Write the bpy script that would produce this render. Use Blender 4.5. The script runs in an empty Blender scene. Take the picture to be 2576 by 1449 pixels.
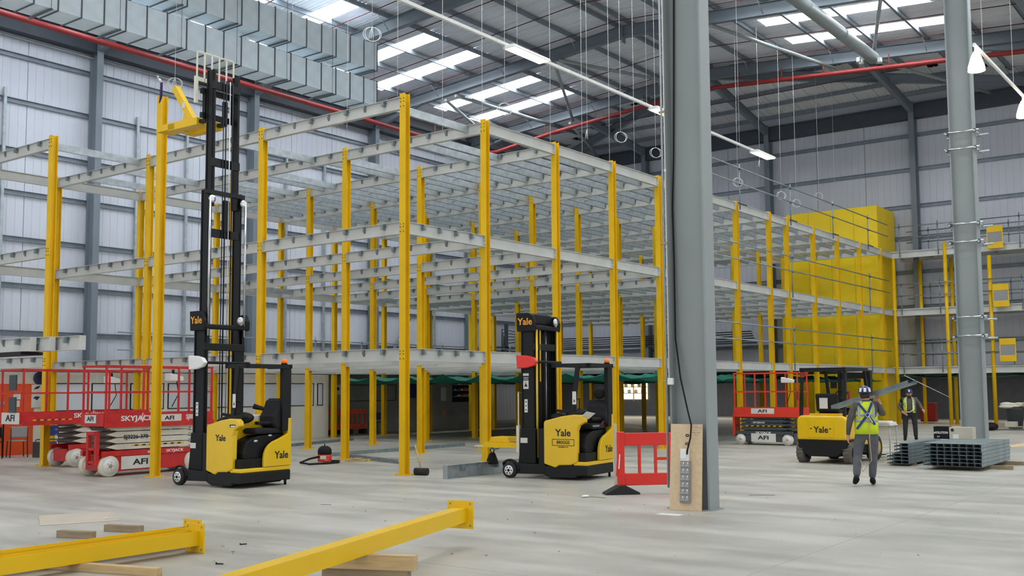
import bpy, bmesh, math, random
from math import pi, sin, cos, radians as R
from mathutils import Vector, Matrix
random.seed(7)
scn = bpy.context.scene
COL = scn.collection

# ------------------------------------------------------------------ camera, world, lights, exposure
F_PX, PITCH, ROLL, YAW, CY_PX, HC = 2608.6, 0.0805665, -0.0069825, 0.646914, 768.66, 1.75
fw = Vector((cos(PITCH)*cos(YAW), cos(PITCH)*sin(YAW), sin(PITCH)))
r0 = fw.cross(Vector((0, 0, 1))).normalized(); u0 = r0.cross(fw)
rt = r0*cos(ROLL) + u0*sin(ROLL); up = -r0*sin(ROLL) + u0*cos(ROLL)
cam_d = bpy.data.cameras.new('camera'); cam = bpy.data.objects.new('camera', cam_d); COL.objects.link(cam)
cam.matrix_world = Matrix(((rt.x, up.x, -fw.x, 0), (rt.y, up.y, -fw.y, 0), (rt.z, up.z, -fw.z, HC), (0, 0, 0, 1)))
cam_d.sensor_width = 36.0; cam_d.sensor_fit = 'HORIZONTAL'
cam_d.lens = F_PX/2576*36.0; cam_d.shift_y = (CY_PX-724.5)/2576
cam_d.clip_end = 300
scn.camera = cam
scn.view_settings.view_transform = 'Standard'; scn.view_settings.look = 'None'
scn.view_settings.exposure = 0.27; scn.view_settings.gamma = 1.0
scn.view_settings.use_curve_mapping = False
w = bpy.data.worlds.new('overcast'); scn.world = w; w.use_nodes = True
w.node_tree.nodes['Background'].inputs[0].default_value = (0.93, 0.96, 1.0, 1)
w.node_tree.nodes['Background'].inputs[1].default_value = 0.95

def area(name, loc, rot, sx, sy, power, col=(1, 1, 1)):
    d = bpy.data.lights.new(name, 'AREA'); d.shape = 'RECTANGLE'; d.size = sx; d.size_y = sy
    d.energy = power; d.color = col
    o = bpy.data.objects.new(name, d); COL.objects.link(o); o.location = loc; o.rotation_euler = rot
    return o
SKY_W = 11.0      # radiance of the daylight behind the translucent roof sheets

# ------------------------------------------------------------------ materials
MATS = {}
def mat(name, col, rough=0.5, metal=0.0, var=0.06, scale=3.0, bump=0.0, bscale=40.0, spec=0.5, emit=None, stretch=(1, 1, 1), col2=None, coat=0.0):
    m = bpy.data.materials.new(name); m.use_nodes = True; nt = m.node_tree; N = nt.nodes; L = nt.links
    b = N['Principled BSDF']
    b.inputs['Roughness'].default_value = rough; b.inputs['Metallic'].default_value = metal
    b.inputs['Specular IOR Level'].default_value = spec
    if coat: b.inputs['Coat Weight'].default_value = coat
    tc = N.new('ShaderNodeTexCoord'); mp = N.new('ShaderNodeMapping'); mp.inputs['Scale'].default_value = stretch
    L.new(tc.outputs['Object'], mp.inputs['Vector'])
    nz = N.new('ShaderNodeTexNoise'); nz.inputs['Scale'].default_value = scale; nz.inputs['Detail'].default_value = 4
    L.new(mp.outputs[0], nz.inputs['Vector'])
    rp = N.new('ShaderNodeValToRGB')
    c2 = col2 if col2 else tuple(min(1, c*(1-var*2.2)) for c in col)
    c1 = col if col2 else tuple(min(1, c*(1+var)) for c in col)
    rp.color_ramp.elements[0].position = 0.3; rp.color_ramp.elements[1].position = 0.7
    rp.color_ramp.elements[0].color = (*c2, 1); rp.color_ramp.elements[1].color = (*c1, 1)
    L.new(nz.outputs[0], rp.inputs[0]); L.new(rp.outputs[0], b.inputs['Base Color'])
    if bump:
        n2 = N.new('ShaderNodeTexNoise'); n2.inputs['Scale'].default_value = bscale; L.new(mp.outputs[0], n2.inputs['Vector'])
        bp = N.new('ShaderNodeBump'); bp.inputs['Strength'].default_value = bump; bp.inputs['Distance'].default_value = 0.01
        L.new(n2.outputs[0], bp.inputs['Height']); L.new(bp.outputs[0], b.inputs['Normal'])
    if emit:
        b.inputs['Emission Color'].default_value = (*emit[0], 1); b.inputs['Emission Strength'].default_value = emit[1]
    MATS[name] = m
    return m
def sr(r, g, b):
    f = lambda c: (c/255/12.92) if c/255 <= 0.04045 else ((c/255+0.055)/1.055)**2.4
    return (f(r), f(g), f(b))
YEL = mat('yellow_column_paint', sr(230, 184, 2), 0.45, var=0.05, scale=1.5, spec=0.4)
YELB = mat('yellow_fresh_paint', sr(228, 184, 4), 0.38, var=0.03, scale=1.2, spec=0.4)
YELT = mat('yellow_truck_paint', sr(226, 184, 0), 0.28, var=0.02, scale=2, coat=0.3)
YELE = mat('yellow_enclosure_paint', sr(242, 206, 6), 0.5, var=0.04, scale=0.8)
BEAM = mat('primed_beam_grey', sr(196, 197, 192), 0.5, var=0.05, scale=2.0, spec=0.4)
GALV = mat('galvanised_steel', sr(176, 184, 188), 0.36, 0.55, var=0.10, scale=6.0)
GALVD = mat('weathered_galvanised', sr(136, 150, 152), 0.42, 0.45, var=0.12, scale=5.0)
DUCT = mat('duct_galvanised', sr(224, 236, 242), 0.42, 0.05, var=0.05, scale=2.0)
DUCTF = mat('duct_flange', sr(92, 100, 106), 0.5, 0.3)
STL = mat('grey_blue_steel', sr(112, 121, 130), 0.5, var=0.05, scale=1.0)
STLB = mat('column_grey_paint', sr(142, 149, 148), 0.45, var=0.04, scale=0.7, bump=0.05, bscale=60)
PUR = mat('purlin_galvanised', sr(128, 137, 146), 0.45, 0.25, var=0.08)
SHEET = mat('roof_liner_white', sr(228, 229, 236), 0.42, 0.0, var=0.03, scale=0.5)
WALLP = mat('wall_liner_white', sr(194, 197, 206), 0.5, 0.0, var=0.03, scale=0.4)
WALLC = mat('wall_recess_dark', sr(70, 74, 80), 0.7)
CREAM = mat('cream_office_panel', sr(226, 224, 214), 0.55, var=0.02)
ORG = mat('orange_wall_paint', sr(226, 84, 28), 0.6, var=0.03)
GREYW = mat('grey_partition', sr(150, 150, 148), 0.7, var=0.10, scale=0.9)
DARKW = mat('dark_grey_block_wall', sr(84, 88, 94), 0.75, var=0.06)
BLK = mat('black_truck_steel', sr(18, 19, 21), 0.5, var=0.08, scale=5, spec=0.3)
BLK2 = mat('black_plastic', sr(14, 15, 17), 0.6, var=0.08, scale=8, spec=0.3)
DKG = mat('dark_grey_paint', sr(62, 68, 72), 0.45)
SEATM = mat('seat_fabric', sr(24, 24, 27), 0.85, bump=0.2, bscale=120)
RUB = mat('rubber', sr(36, 35, 35), 0.8, bump=0.2)
TYRE = mat('grey_brown_tyre', sr(98, 93, 86), 0.85, bump=0.2, bscale=60)
WHT = mat('white_paint', sr(228, 228, 224), 0.45, var=0.03)
IVO = mat('ivory_paint', sr(216, 210, 190), 0.5, var=0.04)
CRM = mat('cream_lift_paint', sr(214, 208, 192), 0.5, var=0.06, scale=4)
RED = mat('red_lift_paint', sr(198, 36, 34), 0.42, var=0.10, scale=5)
REDO = mat('orange_red_lift_paint', sr(214, 52, 28), 0.4, var=0.04)
REDT = mat('dark_red_branch_paint', sr(84, 34, 38), 0.5)
EAV = mat('eaves_charcoal', sr(66, 72, 80), 0.6)
REDP = mat('red_pipe_paint', sr(138, 36, 34), 0.5, var=0.07, scale=2)
REDB = mat('red_barrier_plastic', sr(226, 46, 34), 0.38, var=0.03)
ORGB = mat('orange_barrier_plastic', sr(222, 74, 40), 0.42)
AMB = mat('amber_beacon', sr(236, 120, 20), 0.3, emit=(sr(236, 110, 10), 0.35))
CHR = mat('chrome', sr(200, 202, 204), 0.2, 0.9, var=0.02)
PLY = mat('plywood', sr(214, 188, 152), 0.6, var=0.05, scale=2, stretch=(8, 8, 1))
TIM = mat('timber', sr(196, 168, 122), 0.7, var=0.10, scale=3, stretch=(1, 10, 10))
TIMD = mat('weathered_timber', sr(150, 132, 104), 0.75, var=0.12, scale=3, stretch=(1, 10, 10))
CARD = mat('pale_hardboard', sr(188, 176, 158), 0.7, var=0.03)
KRAFT = mat('cardboard', sr(172, 148, 118), 0.75)
BEIGE = mat('beige_carton', sr(190, 184, 168), 0.7)
NET = mat('green_netting', sr(18, 128, 108), 0.8, var=0.2, scale=12)
GLASS = mat('office_glazing', sr(206, 212, 220), 0.12, var=0.03, scale=1.0)
GLASSG = mat('grey_glazing', sr(140, 150, 152), 0.15, var=0.05)
SKYP = mat('translucent_skylight', (0.85, 0.88, 0.92), 0.4, emit=((0.90, 0.96, 1.0), SKY_W))
LAMPM = mat('lamp_diffuser', (0.9, 0.9, 0.9), 0.4, emit=((1.0, 0.97, 0.9), 2.2))
LAMPW = mat('warm_lamp', (0.9, 0.9, 0.85), 0.4, emit=((1.0, 0.86, 0.6), 14.0))
LIT = mat('lit_store_wall', sr(240, 226, 180), 0.5, emit=(sr(255, 240, 200), 1.5))
TXB = mat('black_lettering', sr(22, 22, 24), 0.5)
TXW = mat('white_lettering', sr(232, 232, 228), 0.5)
TXO = mat('orange_lettering', sr(238, 160, 40), 0.45)
TXR = mat('brown_handwriting', sr(120, 70, 60), 0.6)
HIV = mat('hi_vis_yellow', sr(206, 228, 30), 0.6, var=0.06, scale=9)
REFL = mat('reflective_strip', sr(168, 172, 160), 0.4, 0.2)
SHRT = mat('grey_sweatshirt', sr(88, 84, 78), 0.9, var=0.10, scale=8, bump=0.3, bscale=14)
TRS = mat('grey_trousers', sr(92, 94, 100), 0.9, var=0.12, scale=7, bump=0.4, bscale=12)
TRSB = mat('black_trousers', sr(44, 40, 42), 0.9, var=0.12, scale=7, bump=0.4, bscale=12)
SKIN = mat('skin', sr(204, 150, 126), 0.55, var=0.06, scale=12)
HAIR = mat('dark_hair', sr(62, 48, 38), 0.9)
NAVY = mat('navy_helmet', sr(36, 44, 92), 0.25, var=0.05)
BLUE = mat('blue_webbing', sr(34, 56, 120), 0.7)
BLUEC = mat('blue_plastic', sr(40, 60, 130), 0.5)
PURP = mat('purple_sling', sr(70, 50, 100), 0.8)
STICK = mat('sticker_white', sr(214, 212, 206), 0.5)

# floor : polished concrete
FLO = bpy.data.materials.new('polished_concrete'); FLO.use_nodes = True
nt = FLO.node_tree; N = nt.nodes; L = nt.links; b = N['Principled BSDF']
tc = N.new('ShaderNodeTexCoord')
def nzn(scale, det, st, rot=0.0):
    mp = N.new('ShaderNodeMapping'); mp.inputs['Scale'].default_value = st; mp.inputs['Rotation'].default_value = (0, 0, rot)
    L.new(tc.outputs['Object'], mp.inputs['Vector']); n = N.new('ShaderNodeTexNoise')
    n.inputs['Scale'].default_value = scale; n.inputs['Detail'].default_value = det; n.inputs['Roughness'].default_value = 0.6
    L.new(mp.outputs[0], n.inputs['Vector']); return n
n1 = nzn(0.35, 6, (1, 1, 1)); n2 = nzn(1.6, 5, (1.0, 0.22, 1), 0.5); n3 = nzn(60, 2, (1, 1, 1))
mx = N.new('ShaderNodeMath'); mx.operation = 'ADD'; L.new(n1.outputs[0], mx.inputs[0]); L.new(n2.outputs[0], mx.inputs[1])
m2 = N.new('ShaderNodeMath'); m2.operation = 'MULTIPLY_ADD'; L.new(n3.outputs[0], m2.inputs[0]); m2.inputs[1].default_value = 0.25; L.new(mx.outputs[0], m2.inputs[2])
rp = N.new('ShaderNodeValToRGB'); e = rp.color_ramp.elements
e[0].position = 0.35; e[1].position = 0.75
mr = N.new('ShaderNodeMapRange'); mr.inputs[1].default_value = 0.6; mr.inputs[2].default_value = 1.7; L.new(m2.outputs[0], mr.inputs[0]); L.new(mr.outputs[0], rp.inputs[0])
e[0].color = (*sr(160, 157, 147), 1); e[1].color = (*sr(194, 190, 178), 1)
L.new(rp.outputs[0], b.inputs['Base Color'])
rr = N.new('ShaderNodeMapRange'); rr.inputs[3].default_value = 0.34; rr.inputs[4].default_value = 0.55
rr.inputs[1].default_value = 0.3; rr.inputs[2].default_value = 0.7; L.new(n2.outputs[0], rr.inputs[0]); L.new(rr.outputs[0], b.inputs['Roughness'])

# ------------------------------------------------------------------ mesh helpers
class MB:
    def __init__(s): s.v = []; s.f = []; s.sm = []
    def quad(s, pts, sm=False):
        b = len(s.v); s.v += [tuple(p) for p in pts]; s.f.append(tuple(range(b, b+len(pts)))); s.sm.append(sm); return s
    def box(s, x0, x1, y0, y1, z0, z1, M=None):
        c = [(x0, y0, z0), (x1, y0, z0), (x1, y1, z0), (x0, y1, z0), (x0, y0, z1), (x1, y0, z1), (x1, y1, z1), (x0, y1, z1)]
        if M: c = [tuple(M @ Vector(p)) for p in c]
        b = len(s.v); s.v += c
        for q in ((0, 3, 2, 1), (4, 5, 6, 7), (0, 1, 5, 4), (1, 2, 6, 5), (2, 3, 7, 6), (3, 0, 4, 7)):
            s.f.append(tuple(b+i for i in q)); s.sm.append(False)
        return s
    def bar(s, p0, p1, wd, ht, upv=(0, 0, 1)):
        p0 = Vector(p0); p1 = Vector(p1); d = (p1-p0); ln = d.length; d.normalize(); u = Vector(upv)
        sd = d.cross(u)
        if sd.length < 1e-4: sd = d.cross(Vector((1, 0, 0)))
        sd.normalize(); u = sd.cross(d)
        M = Matrix(((d.x, sd.x, u.x, p0.x), (d.y, sd.y, u.y, p0.y), (d.z, sd.z, u.z, p0.z), (0, 0, 0, 1)))
        return s.box(0, ln, -wd/2, wd/2, -ht/2, ht/2, M)
    def tube(s, p0, p1, r, n=10, r1=None, caps=True):
        return s.path([p0, p1], r, n, rs=[r, r if r1 is None else r1], caps=caps)
    def path(s, pts, r, n=8, rs=None, caps=True, closed=False):
        P = [Vector(p) for p in pts]; b0 = len(s.v); k = len(P); prev = None
        for i, p in enumerate(P):
            if closed: d = P[(i+1) % k]-P[i-1]
            else: d = (P[min(i+1, k-1)]-P[max(i-1, 0)])
            d.normalize()
            if prev is None:
                a = Vector((0, 0, 1)) if abs(d.z) < 0.9 else Vector((1, 0, 0)); s1 = d.cross(a).normalized()
            else:
                s1 = (prev - d*prev.dot(d)).normalized()
            prev = s1; s2 = d.cross(s1); rad = rs[i] if rs else r
            for j in range(n):
                t = 2*pi*j/n; s.v.append(tuple(p+s1*cos(t)*rad+s2*sin(t)*rad))
        m = k if closed else k-1
        for i in range(m):
            i2 = (i+1) % k
            for j in range(n):
                s.f.append((b0+i*n+j, b0+i*n+(j+1) % n, b0+i2*n+(j+1) % n, b0+i2*n+j)); s.sm.append(True)
        if caps and not closed:
            s.f.append(tuple(b0+j for j in range(n))[::-1]); s.sm.append(False)
            s.f.append(tuple(b0+(k-1)*n+j for j in range(n))); s.sm.append(False)
        return s
    def prism(s, poly, a, c, axis='y', M=None, sm=False):
        # poly in the plane without `axis`; extruded from a to c along axis
        def P(q, t):
            p = {'y': (q[0], t, q[1]), 'x': (t, q[0], q[1]), 'z': (q[0], q[1], t)}[axis]
            return tuple(M @ Vector(p)) if M else p
        b = len(s.v); n = len(poly)
        s.v += [P(q, a) for q in poly]+[P(q, c) for q in poly]
        s.f.append(tuple(b+i for i in range(n))); s.sm.append(False)
        s.f.append(tuple(b+n+i for i in range(n))[::-1]); s.sm.append(False)
        for i in range(n):
            j = (i+1) % n; s.f.append((b+i, b+n+i, b+n+j, b+j)); s.sm.append(sm)
        return s
    def lathe(s, prof, c=(0, 0, 0), n=20, axis='z', sx=1, sy=1):
        b = len(s.v); k = len(prof)
        for r, h in prof:
            for j in range(n):
                t = 2*pi*j/n; x, y = r*cos(t)*sx, r*sin(t)*sy
                p = {'z': (x, y, h), 'y': (x, h, y), 'x': (h, x, y)}[axis]
                s.v.append((p[0]+c[0], p[1]+c[1], p[2]+c[2]))
        for i in range(k-1):
            for j in range(n):
                s.f.append((b+i*n+j, b+i*n+(j+1) % n, b+(i+1)*n+(j+1) % n, b+(i+1)*n+j)); s.sm.append(True)
        s.f.append(tuple(b+j for j in range(n))[::-1]); s.sm.append(False)
        s.f.append(tuple(b+(k-1)*n+j for j in range(n))); s.sm.append(False)
        return s
    def ell(s, c, rx, ry, rz, n=16, m=10):
        prof = [(max(1e-3, sin(pi*i/m)), -cos(pi*i/m)) for i in range(m+1)]
        b = len(s.v)
        for r, h in prof:
            for j in range(n):
                t = 2*pi*j/n; s.v.append((c[0]+r*cos(t)*rx, c[1]+r*sin(t)*ry, c[2]+h*rz))
        for i in range(m):
            for j in range(n):
                s.f.append((b+i*n+j, b+i*n+(j+1) % n, b+(i+1)*n+(j+1) % n, b+(i+1)*n+j)); s.sm.append(True)
        return s
    def data(s, name):
        me = bpy.data.meshes.new(name); me.from_pydata(s.v, [], s.f); me.update()
        me.polygons.foreach_set('use_smooth', s.sm)
        bm = bmesh.new(); bm.from_mesh(me); bmesh.ops.recalc_face_normals(bm, faces=bm.faces); bm.to_mesh(me); bm.free()
        return me
def link(name, me, m=None, parent=None, loc=None, rot=None):
    if m is not None and not me.materials: me.materials.append(m)
    o = bpy.data.objects.new(name, me); COL.objects.link(o)
    if parent is not None: o.parent = parent
    if loc is not None: o.location = loc
    if rot is not None: o.rotation_euler = rot
    return o
def ob(name, mb, m, parent=None, loc=None, rot=None, bev=0.0, seg=2):
    o = link(name, mb.data(name), m, parent, loc, rot)
    if bev:
        md = o.modifiers.new('bevel', 'BEVEL'); md.width = bev; md.segments = seg; md.limit_method = 'ANGLE'; md.angle_limit = R(40)
    return o
def tag(o, label, cat, group=None):
    o['label'] = label; o['category'] = cat
    if group: o['group'] = group
    return o
def thing(name, label, cat, loc=(0, 0, 0), rz=0.0, group=None):
    o = bpy.data.objects.new(name, None); o.empty_display_size = 0.2; COL.objects.link(o)
    o.location = loc; o.rotation_euler = (0, 0, rz); return tag(o, label, cat, group)
def struct(o): o['kind'] = 'structure'; return o
def stuff(o): o['kind'] = 'stuff'; return o
def dup(root, loc, rz=None, label=None, group=None):
    r = root.copy(); COL.objects.link(r); r.location = loc
    if rz is not None: r.rotation_euler = (0, 0, rz)
    if label: r['label'] = label
    if group: r['group'] = group
    for ch in list(root.children):
        c = ch.copy(); COL.objects.link(c); c.parent = r
        for g in list(ch.children):
            d = g.copy(); COL.objects.link(d); d.parent = c
    return r
# flat lettering: origin centre, right vector rv, up vector uv
_tx = {}
def text(body, size, m, parent, pos, rv, uv, name='lettering', bold=0.012, sx=1.0, shear=0.0, ext=0.0015):
    key = (body, size, bold, shear)
    if key not in _tx:
        c = bpy.data.curves.new('t', 'FONT'); c.body = body; c.size = size; c.align_x = 'CENTER'; c.align_y = 'CENTER'
        c.offset = bold*size; c.extrude = ext; c.shear = shear; c.resolution_u = 3
        t = bpy.data.objects.new('t', c); COL.objects.link(t)
        dg = bpy.context.evaluated_depsgraph_get(); me = bpy.data.meshes.new_from_object(t.evaluated_get(dg))
        bpy.data.objects.remove(t); bpy.data.curves.remove(c); me.materials.clear(); _tx[key] = me
    me = _tx[key].copy(); me.materials.append(m)
    rv = Vector(rv).normalized(); uv = Vector(uv).normalized(); nv = rv.cross(uv)
    o = bpy.data.objects.new(name, me); COL.objects.link(o); o.parent = parent
    M = Matrix(((rv.x*sx, uv.x, nv.x, pos[0]), (rv.y*sx, uv.y, nv.y, pos[1]), (rv.z*sx, uv.z, nv.z, pos[2]), (0, 0, 0, 1)))
    me.transform(M); return o
def ipoly(h, bw, tf, tw):
    return [(-bw/2, -h/2), (bw/2, -h/2), (bw/2, -h/2+tf), (tw/2, -h/2+tf), (tw/2, h/2-tf), (bw/2, h/2-tf), (bw/2, h/2), (-bw/2, h/2), (-bw/2, h/2-tf), (-tw/2, h/2-tf), (-tw/2, -h/2+tf), (-bw/2, -h/2+tf)]
def ibeam(mb, p0, p1, h, bw, tf=0.012, tw=0.01, upv=(0, 0, 1)):
    p0 = Vector(p0); p1 = Vector(p1); d = p1-p0; ln = d.length; d.normalize(); sd = d.cross(Vector(upv)).normalized(); u = sd.cross(d)
    M = Matrix(((d.x, sd.x, u.x, p0.x), (d.y, sd.y, u.y, p0.y), (d.z, sd.z, u.z, p0.z), (0, 0, 0, 1)))
    return mb.prism(ipoly(h, bw, tf, tw), 0, ln, 'x', M)
def cpoly(h, bw, t=0.003, lip=0.018):
    return [(0, -h/2), (bw, -h/2), (bw, -h/2+lip), (bw-t, -h/2+lip), (bw-t, -h/2+t), (t, -h/2+t), (t, h/2-t), (bw-t, h/2-t), (bw-t, h/2-lip), (bw, h/2-lip), (bw, h/2), (0, h/2)]

# ------------------------------------------------------------------ the building
YW, XF, YR, XH = 36.2, 51.15, 21.5, 43.7       # left wall, far wall, ridge, start of the hip
SL, ZR = 0.077, 16.72
def zr(y, x=0):
    z = ZR - SL*abs(y-YR) if y > 6.8 else ZR - SL*14.7 + SL*(6.8-y)
    return min(z, ZR-0.1513*(x-XH)) if x > XH else z
floor = struct(ob('floor', MB().box(-12, 62, -32, 50, -0.3, 0), FLO))
joints = MB()
for x in (-4, 8, 20.2, 32.5, 44): joints.box(x-0.004, x+0.004, -32, 50, -0.02, 0.0012)
for y in (-8, 4.2, 17.2, 29.5): joints.box(-12, 62, y-0.004, y+0.004, -0.02, 0.0012)
ob('saw_joint', joints, mat('joint_filler', sr(158, 156, 149), 0.6), floor)

# wall panel with shallow ribs, lies in x (width) and z (height), face to -y
def rib_panel(wd, h, n=8, nm='wall_panel'):
    mb = MB(); st = wd/n; pts = []
    for i in range(n):
        x = i*st
        pts += [(x+0.01 if i == 0 else x, 0), (x+st-0.035, 0), (x+st-0.028, 0.012), (x+st-0.008, 0.012)]
    pts = pts[:-2]+[(wd-0.012, 0)]
    poly = pts+[(wd-0.012, 0.05), (0.01, 0.05)]
    return mb.prism(poly, 0, h, 'z')
HB = 15.3
girt_z = [2.25, 3.87, 5.56, 7.22, 8.88, 10.41, 12.2, 13.86]
def wall(name, p0, dirv, nrm, length, zbot, bays, panelw, cols):
    # p0 corner on the floor line; dirv along; nrm toward the room
    d = Vector(dirv); n = Vector(nrm)
    M = Matrix(((d.x, -n.x, 0, p0[0]), (d.y, -n.y, 0, p0[1]), (0, 0, 1, 0), (0, 0, 0, 1)))
    base = MB().box(0, length, 0.09, 0.2, zbot, 16.1); 
    wo = struct(link(name, base.data(name), WALLC)); wo.matrix_world = M
    k = round(length/panelw); pw = length/k
    zs = [zbot, 5.56, 8.88, 12.2, 15.5]
    if zbot > 3: zs = zs[1:]
    cache = {}
    for i in range(k):
        for a, c in zip(zs[:-1], zs[1:]):
            key = round(c-a, 3)
            if key not in cache:
                cache[key] = rib_panel(pw, c-a-0.02).data('wall_panel'); cache[key].materials.append(WALLP)
            link('wall_panel', cache[key], None, wo, (i*pw, 0.03, a+0.01))
    for z in girt_z:
        if z < zbot: continue
        g = MB()
        g.prism([(0.02, z-0.09), (-0.05, z-0.09), (-0.05, z-0.085), (-0.0, z-0.085), (-0.0, z+0.085), (0.02, z+0.085)], 0, length, 'x')
        g.box(0, length, -0.06, 0.02, z+0.075, z+0.09)
        ob('girt', g, PUR, wo)
    eb = MB(); eb.box(0, length, -0.45, 0.0, 14.62, 15.25); eb.box(0, length, -0.55, 0.0, 15.25, 15.32)
    ob('eaves_beam', eb, EAV, wo); ob('eaves_closure', MB().box(0, length, -.1, .09, 15.3, 16.05), WALLP, wo)
    for c in cols:
        m = MB(); ibeam(m, (c, -0.32, zbot if zbot > 1 else 0), (c, -0.32, 15.4), 0.5, 0.26, 0.02, 0.02, (0, 1, 0))
        ob('wall_column', m, STL, wo)
    return wo
wl = wall('wall_left', (-1.0, YW), (1, 0, 0), (0, -1, 0), XF+1.0, 0.0, 0, 2.483, [1.0+x for x in (6.45, 13.9, 21.35, 28.8, 36.25, 43.7)])
sp = MB()
for x in (18.0, 23.3, 25.6, 30.9, 33.2, 38.5, 41.0): sp.box(x+1-0.05, x+1+0.05, -0.14, -0.03, 2.7, 12.6)
stuff(ob('sheeting_post', sp, GALV, wl))
br = MB(); br.tube((39.8, -0.4, 5.4), (38.0, -0.4, 2.9), 0.09); ob('wall_brace', br, STL, wl)
wf = wall('wall_far', (XF, YW), (0, -1, 0), (-1, 0, 0), 44.1, 2.7, 0, 2.45, [0.2, 7.35, 14.7, 22.05, 29.4, 36.75])
# annex below the far wall (ground floor runs on under the first level)
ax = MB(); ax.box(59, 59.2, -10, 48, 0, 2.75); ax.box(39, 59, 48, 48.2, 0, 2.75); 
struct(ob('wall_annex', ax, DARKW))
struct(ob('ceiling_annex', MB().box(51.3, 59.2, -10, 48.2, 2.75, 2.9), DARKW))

# roof
roof = MB().box(0, 0.01, 0, 0.01, 0, 0.01)
roof = MB()
def ribbed(x0, x1, pts, m, name, parent, n=5):
    # sheet running along Y through pts[(y,z),...], with trapezoid ribs hanging slightly
    mb = MB(); wd = x1-x0; st = wd/n; prof = []
    for i in range(n):
        a = x0+i*st
        prof += [(a+(0.006 if i == 0 else 0), 0), (a+st*0.62, 0), (a+st*0.70, 0.035), (a+st*0.92, 0.035)]
    prof.append((x1-0.006, 0))
    for (y0, z0), (y1, z1) in zip(pts[:-1], pts[1:]):
        for (xa, ha), (xb, hb) in zip(prof[:-1], prof[1:]):
            mb.quad([(xa, y0, z0+ha), (xa, y1, z1+ha), (xb, y1, z1+hb), (xb, y0, z0+hb)])
        mb.quad([(x0, y0, z0+.08), (x0, y1, z1+.08), (x1, y1, z1+.08), (x1, y0, z0+.08)])
        mb.quad([(x0, y0, z0), (x0, y0, z0+.08), (x1, y0, z0+.08), (x1, y0, z0)])
        mb.quad([(x0, y1, z1), (x0, y1, z1+.08), (x1, y1, z1+.08), (x1, y1, z1)])
    return ob(name, mb, m, parent)
cb = MB()
for (ya, yb) in ((6.8, YR), (YR, YW+0.2)):
    cb.quad([(5.6, ya, zr(ya)+0.42), (XH, ya, zr(ya)+0.42), (XH, yb, zr(yb)+0.42), (5.6, yb, zr(yb)+0.42)])
cb.quad([(5.6, 6.8, zr(6.8)+.42), (XF+.2, 6.8, zr(6.8)+.42), (XF+.2, -7.9, zr(-7.9)+.42), (5.6, -7.9, zr(-7.9)+.42)])
cb.quad([(XH, YR, ZR+.42), (XF+.2, YW+.2, 15.6+.4), (XH, YW+.2, 15.6+.42)])
cb.quad([(XH, YR, ZR+.42), (XH, 6.8, 15.6+.42), (XF+.2, 6.8, 15.6+.4)])
cb.quad([(XH, YR, ZR+.42), (XF+.2, 6.8, 15.6+.4), (XF+.2, YW+.2, 15.6+.4)])
ceil = struct(ob('ceiling', cb, DARKW))
OFF = 0.22
st = 7.45/8
n0 = 0
for bay in range(-1, 6):
    bx = 13.9-7.45*2+7.45*(bay+1)
    for k in range(8):
        x0 = bx+0.53+st*k; x1 = x0+st; xm = (x0+x1)/2
        if x0 < 5.6: continue
        sky = k in (2, 5)  # strips also repeat into the unseen near bays, added there for light
        if xm > XF: continue
        for sg in (1, -1):
            if xm > XH:
                lim = 1.973*(xm-XH)
                if lim > 14.5: continue
                segs = [(lim, 14.7, False)]
            elif sky:
                segs = [(0, 6.24, False), (6.24, 12.55, True), (12.55, 14.7, False)] if sg > 0 else [(0, 4.85, False), (4.85, 11.3, True), (11.3, 14.7, False)]
            else: segs = [(0, 14.7, False)]
            for a, c, isk in segs:
                pts = [(YR+sg*a, ZR-SL*a+OFF), (YR+sg*c, ZR-SL*c+OFF)]
                ribbed(x0, x1, pts, SKYP if isk else SHEET, 'skylight_sheet' if isk else 'roof_sheet', ceil)
        if x0 > 12:
            if sky and x0 < 44:  # hidden glowing strips over the next aisle, added for their light
                for a, c, isk in ((0, 3, False), (3, 9.5, True), (9.5, 14.7, False)):
                    ribbed(x0, x1, [(6.8-a, 15.588+SL*a+OFF), (6.8-c, 15.588+SL*c+OFF)], SKYP if isk else SHEET, 'skylight_sheet' if isk else 'roof_sheet', ceil)
            else: ribbed(x0, x1, [(6.8, 15.588+OFF), (-7.9, 15.588+SL*14.7+OFF)], SHEET, 'roof_sheet', ceil)
# hip sheets run along X
hs = 14.7*2/30
for k in range(30):
    ya = 6.8+hs*k; yb = ya+hs; ym = (ya+yb)/2
    xa = XH+abs(ym-YR)/1.973
    if XF-xa < 0.3: continue
    mb = MB(); prof = []
    for i in range(5):
        a = ya+i*hs/5; prof += [(a+(0.006 if i == 0 else 0), 0), (a+hs/5*.62, 0), (a+hs/5*.7, .035), (a+hs/5*.92, .035)]
    prof.append((yb-0.006, 0)); za = ZR-0.1513*(xa-XH)+OFF; zb = ZR-0.1513*(XF-XH)+OFF
    for (p, ha), (q, hb) in zip(prof[:-1], prof[1:]):
        mb.quad([(xa, p, za+ha), (XF, p, zb+ha), (XF, q, zb+hb), (xa, q, za+hb)])
    ob('roof_sheet', mb, SHEET, ceil)
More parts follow.
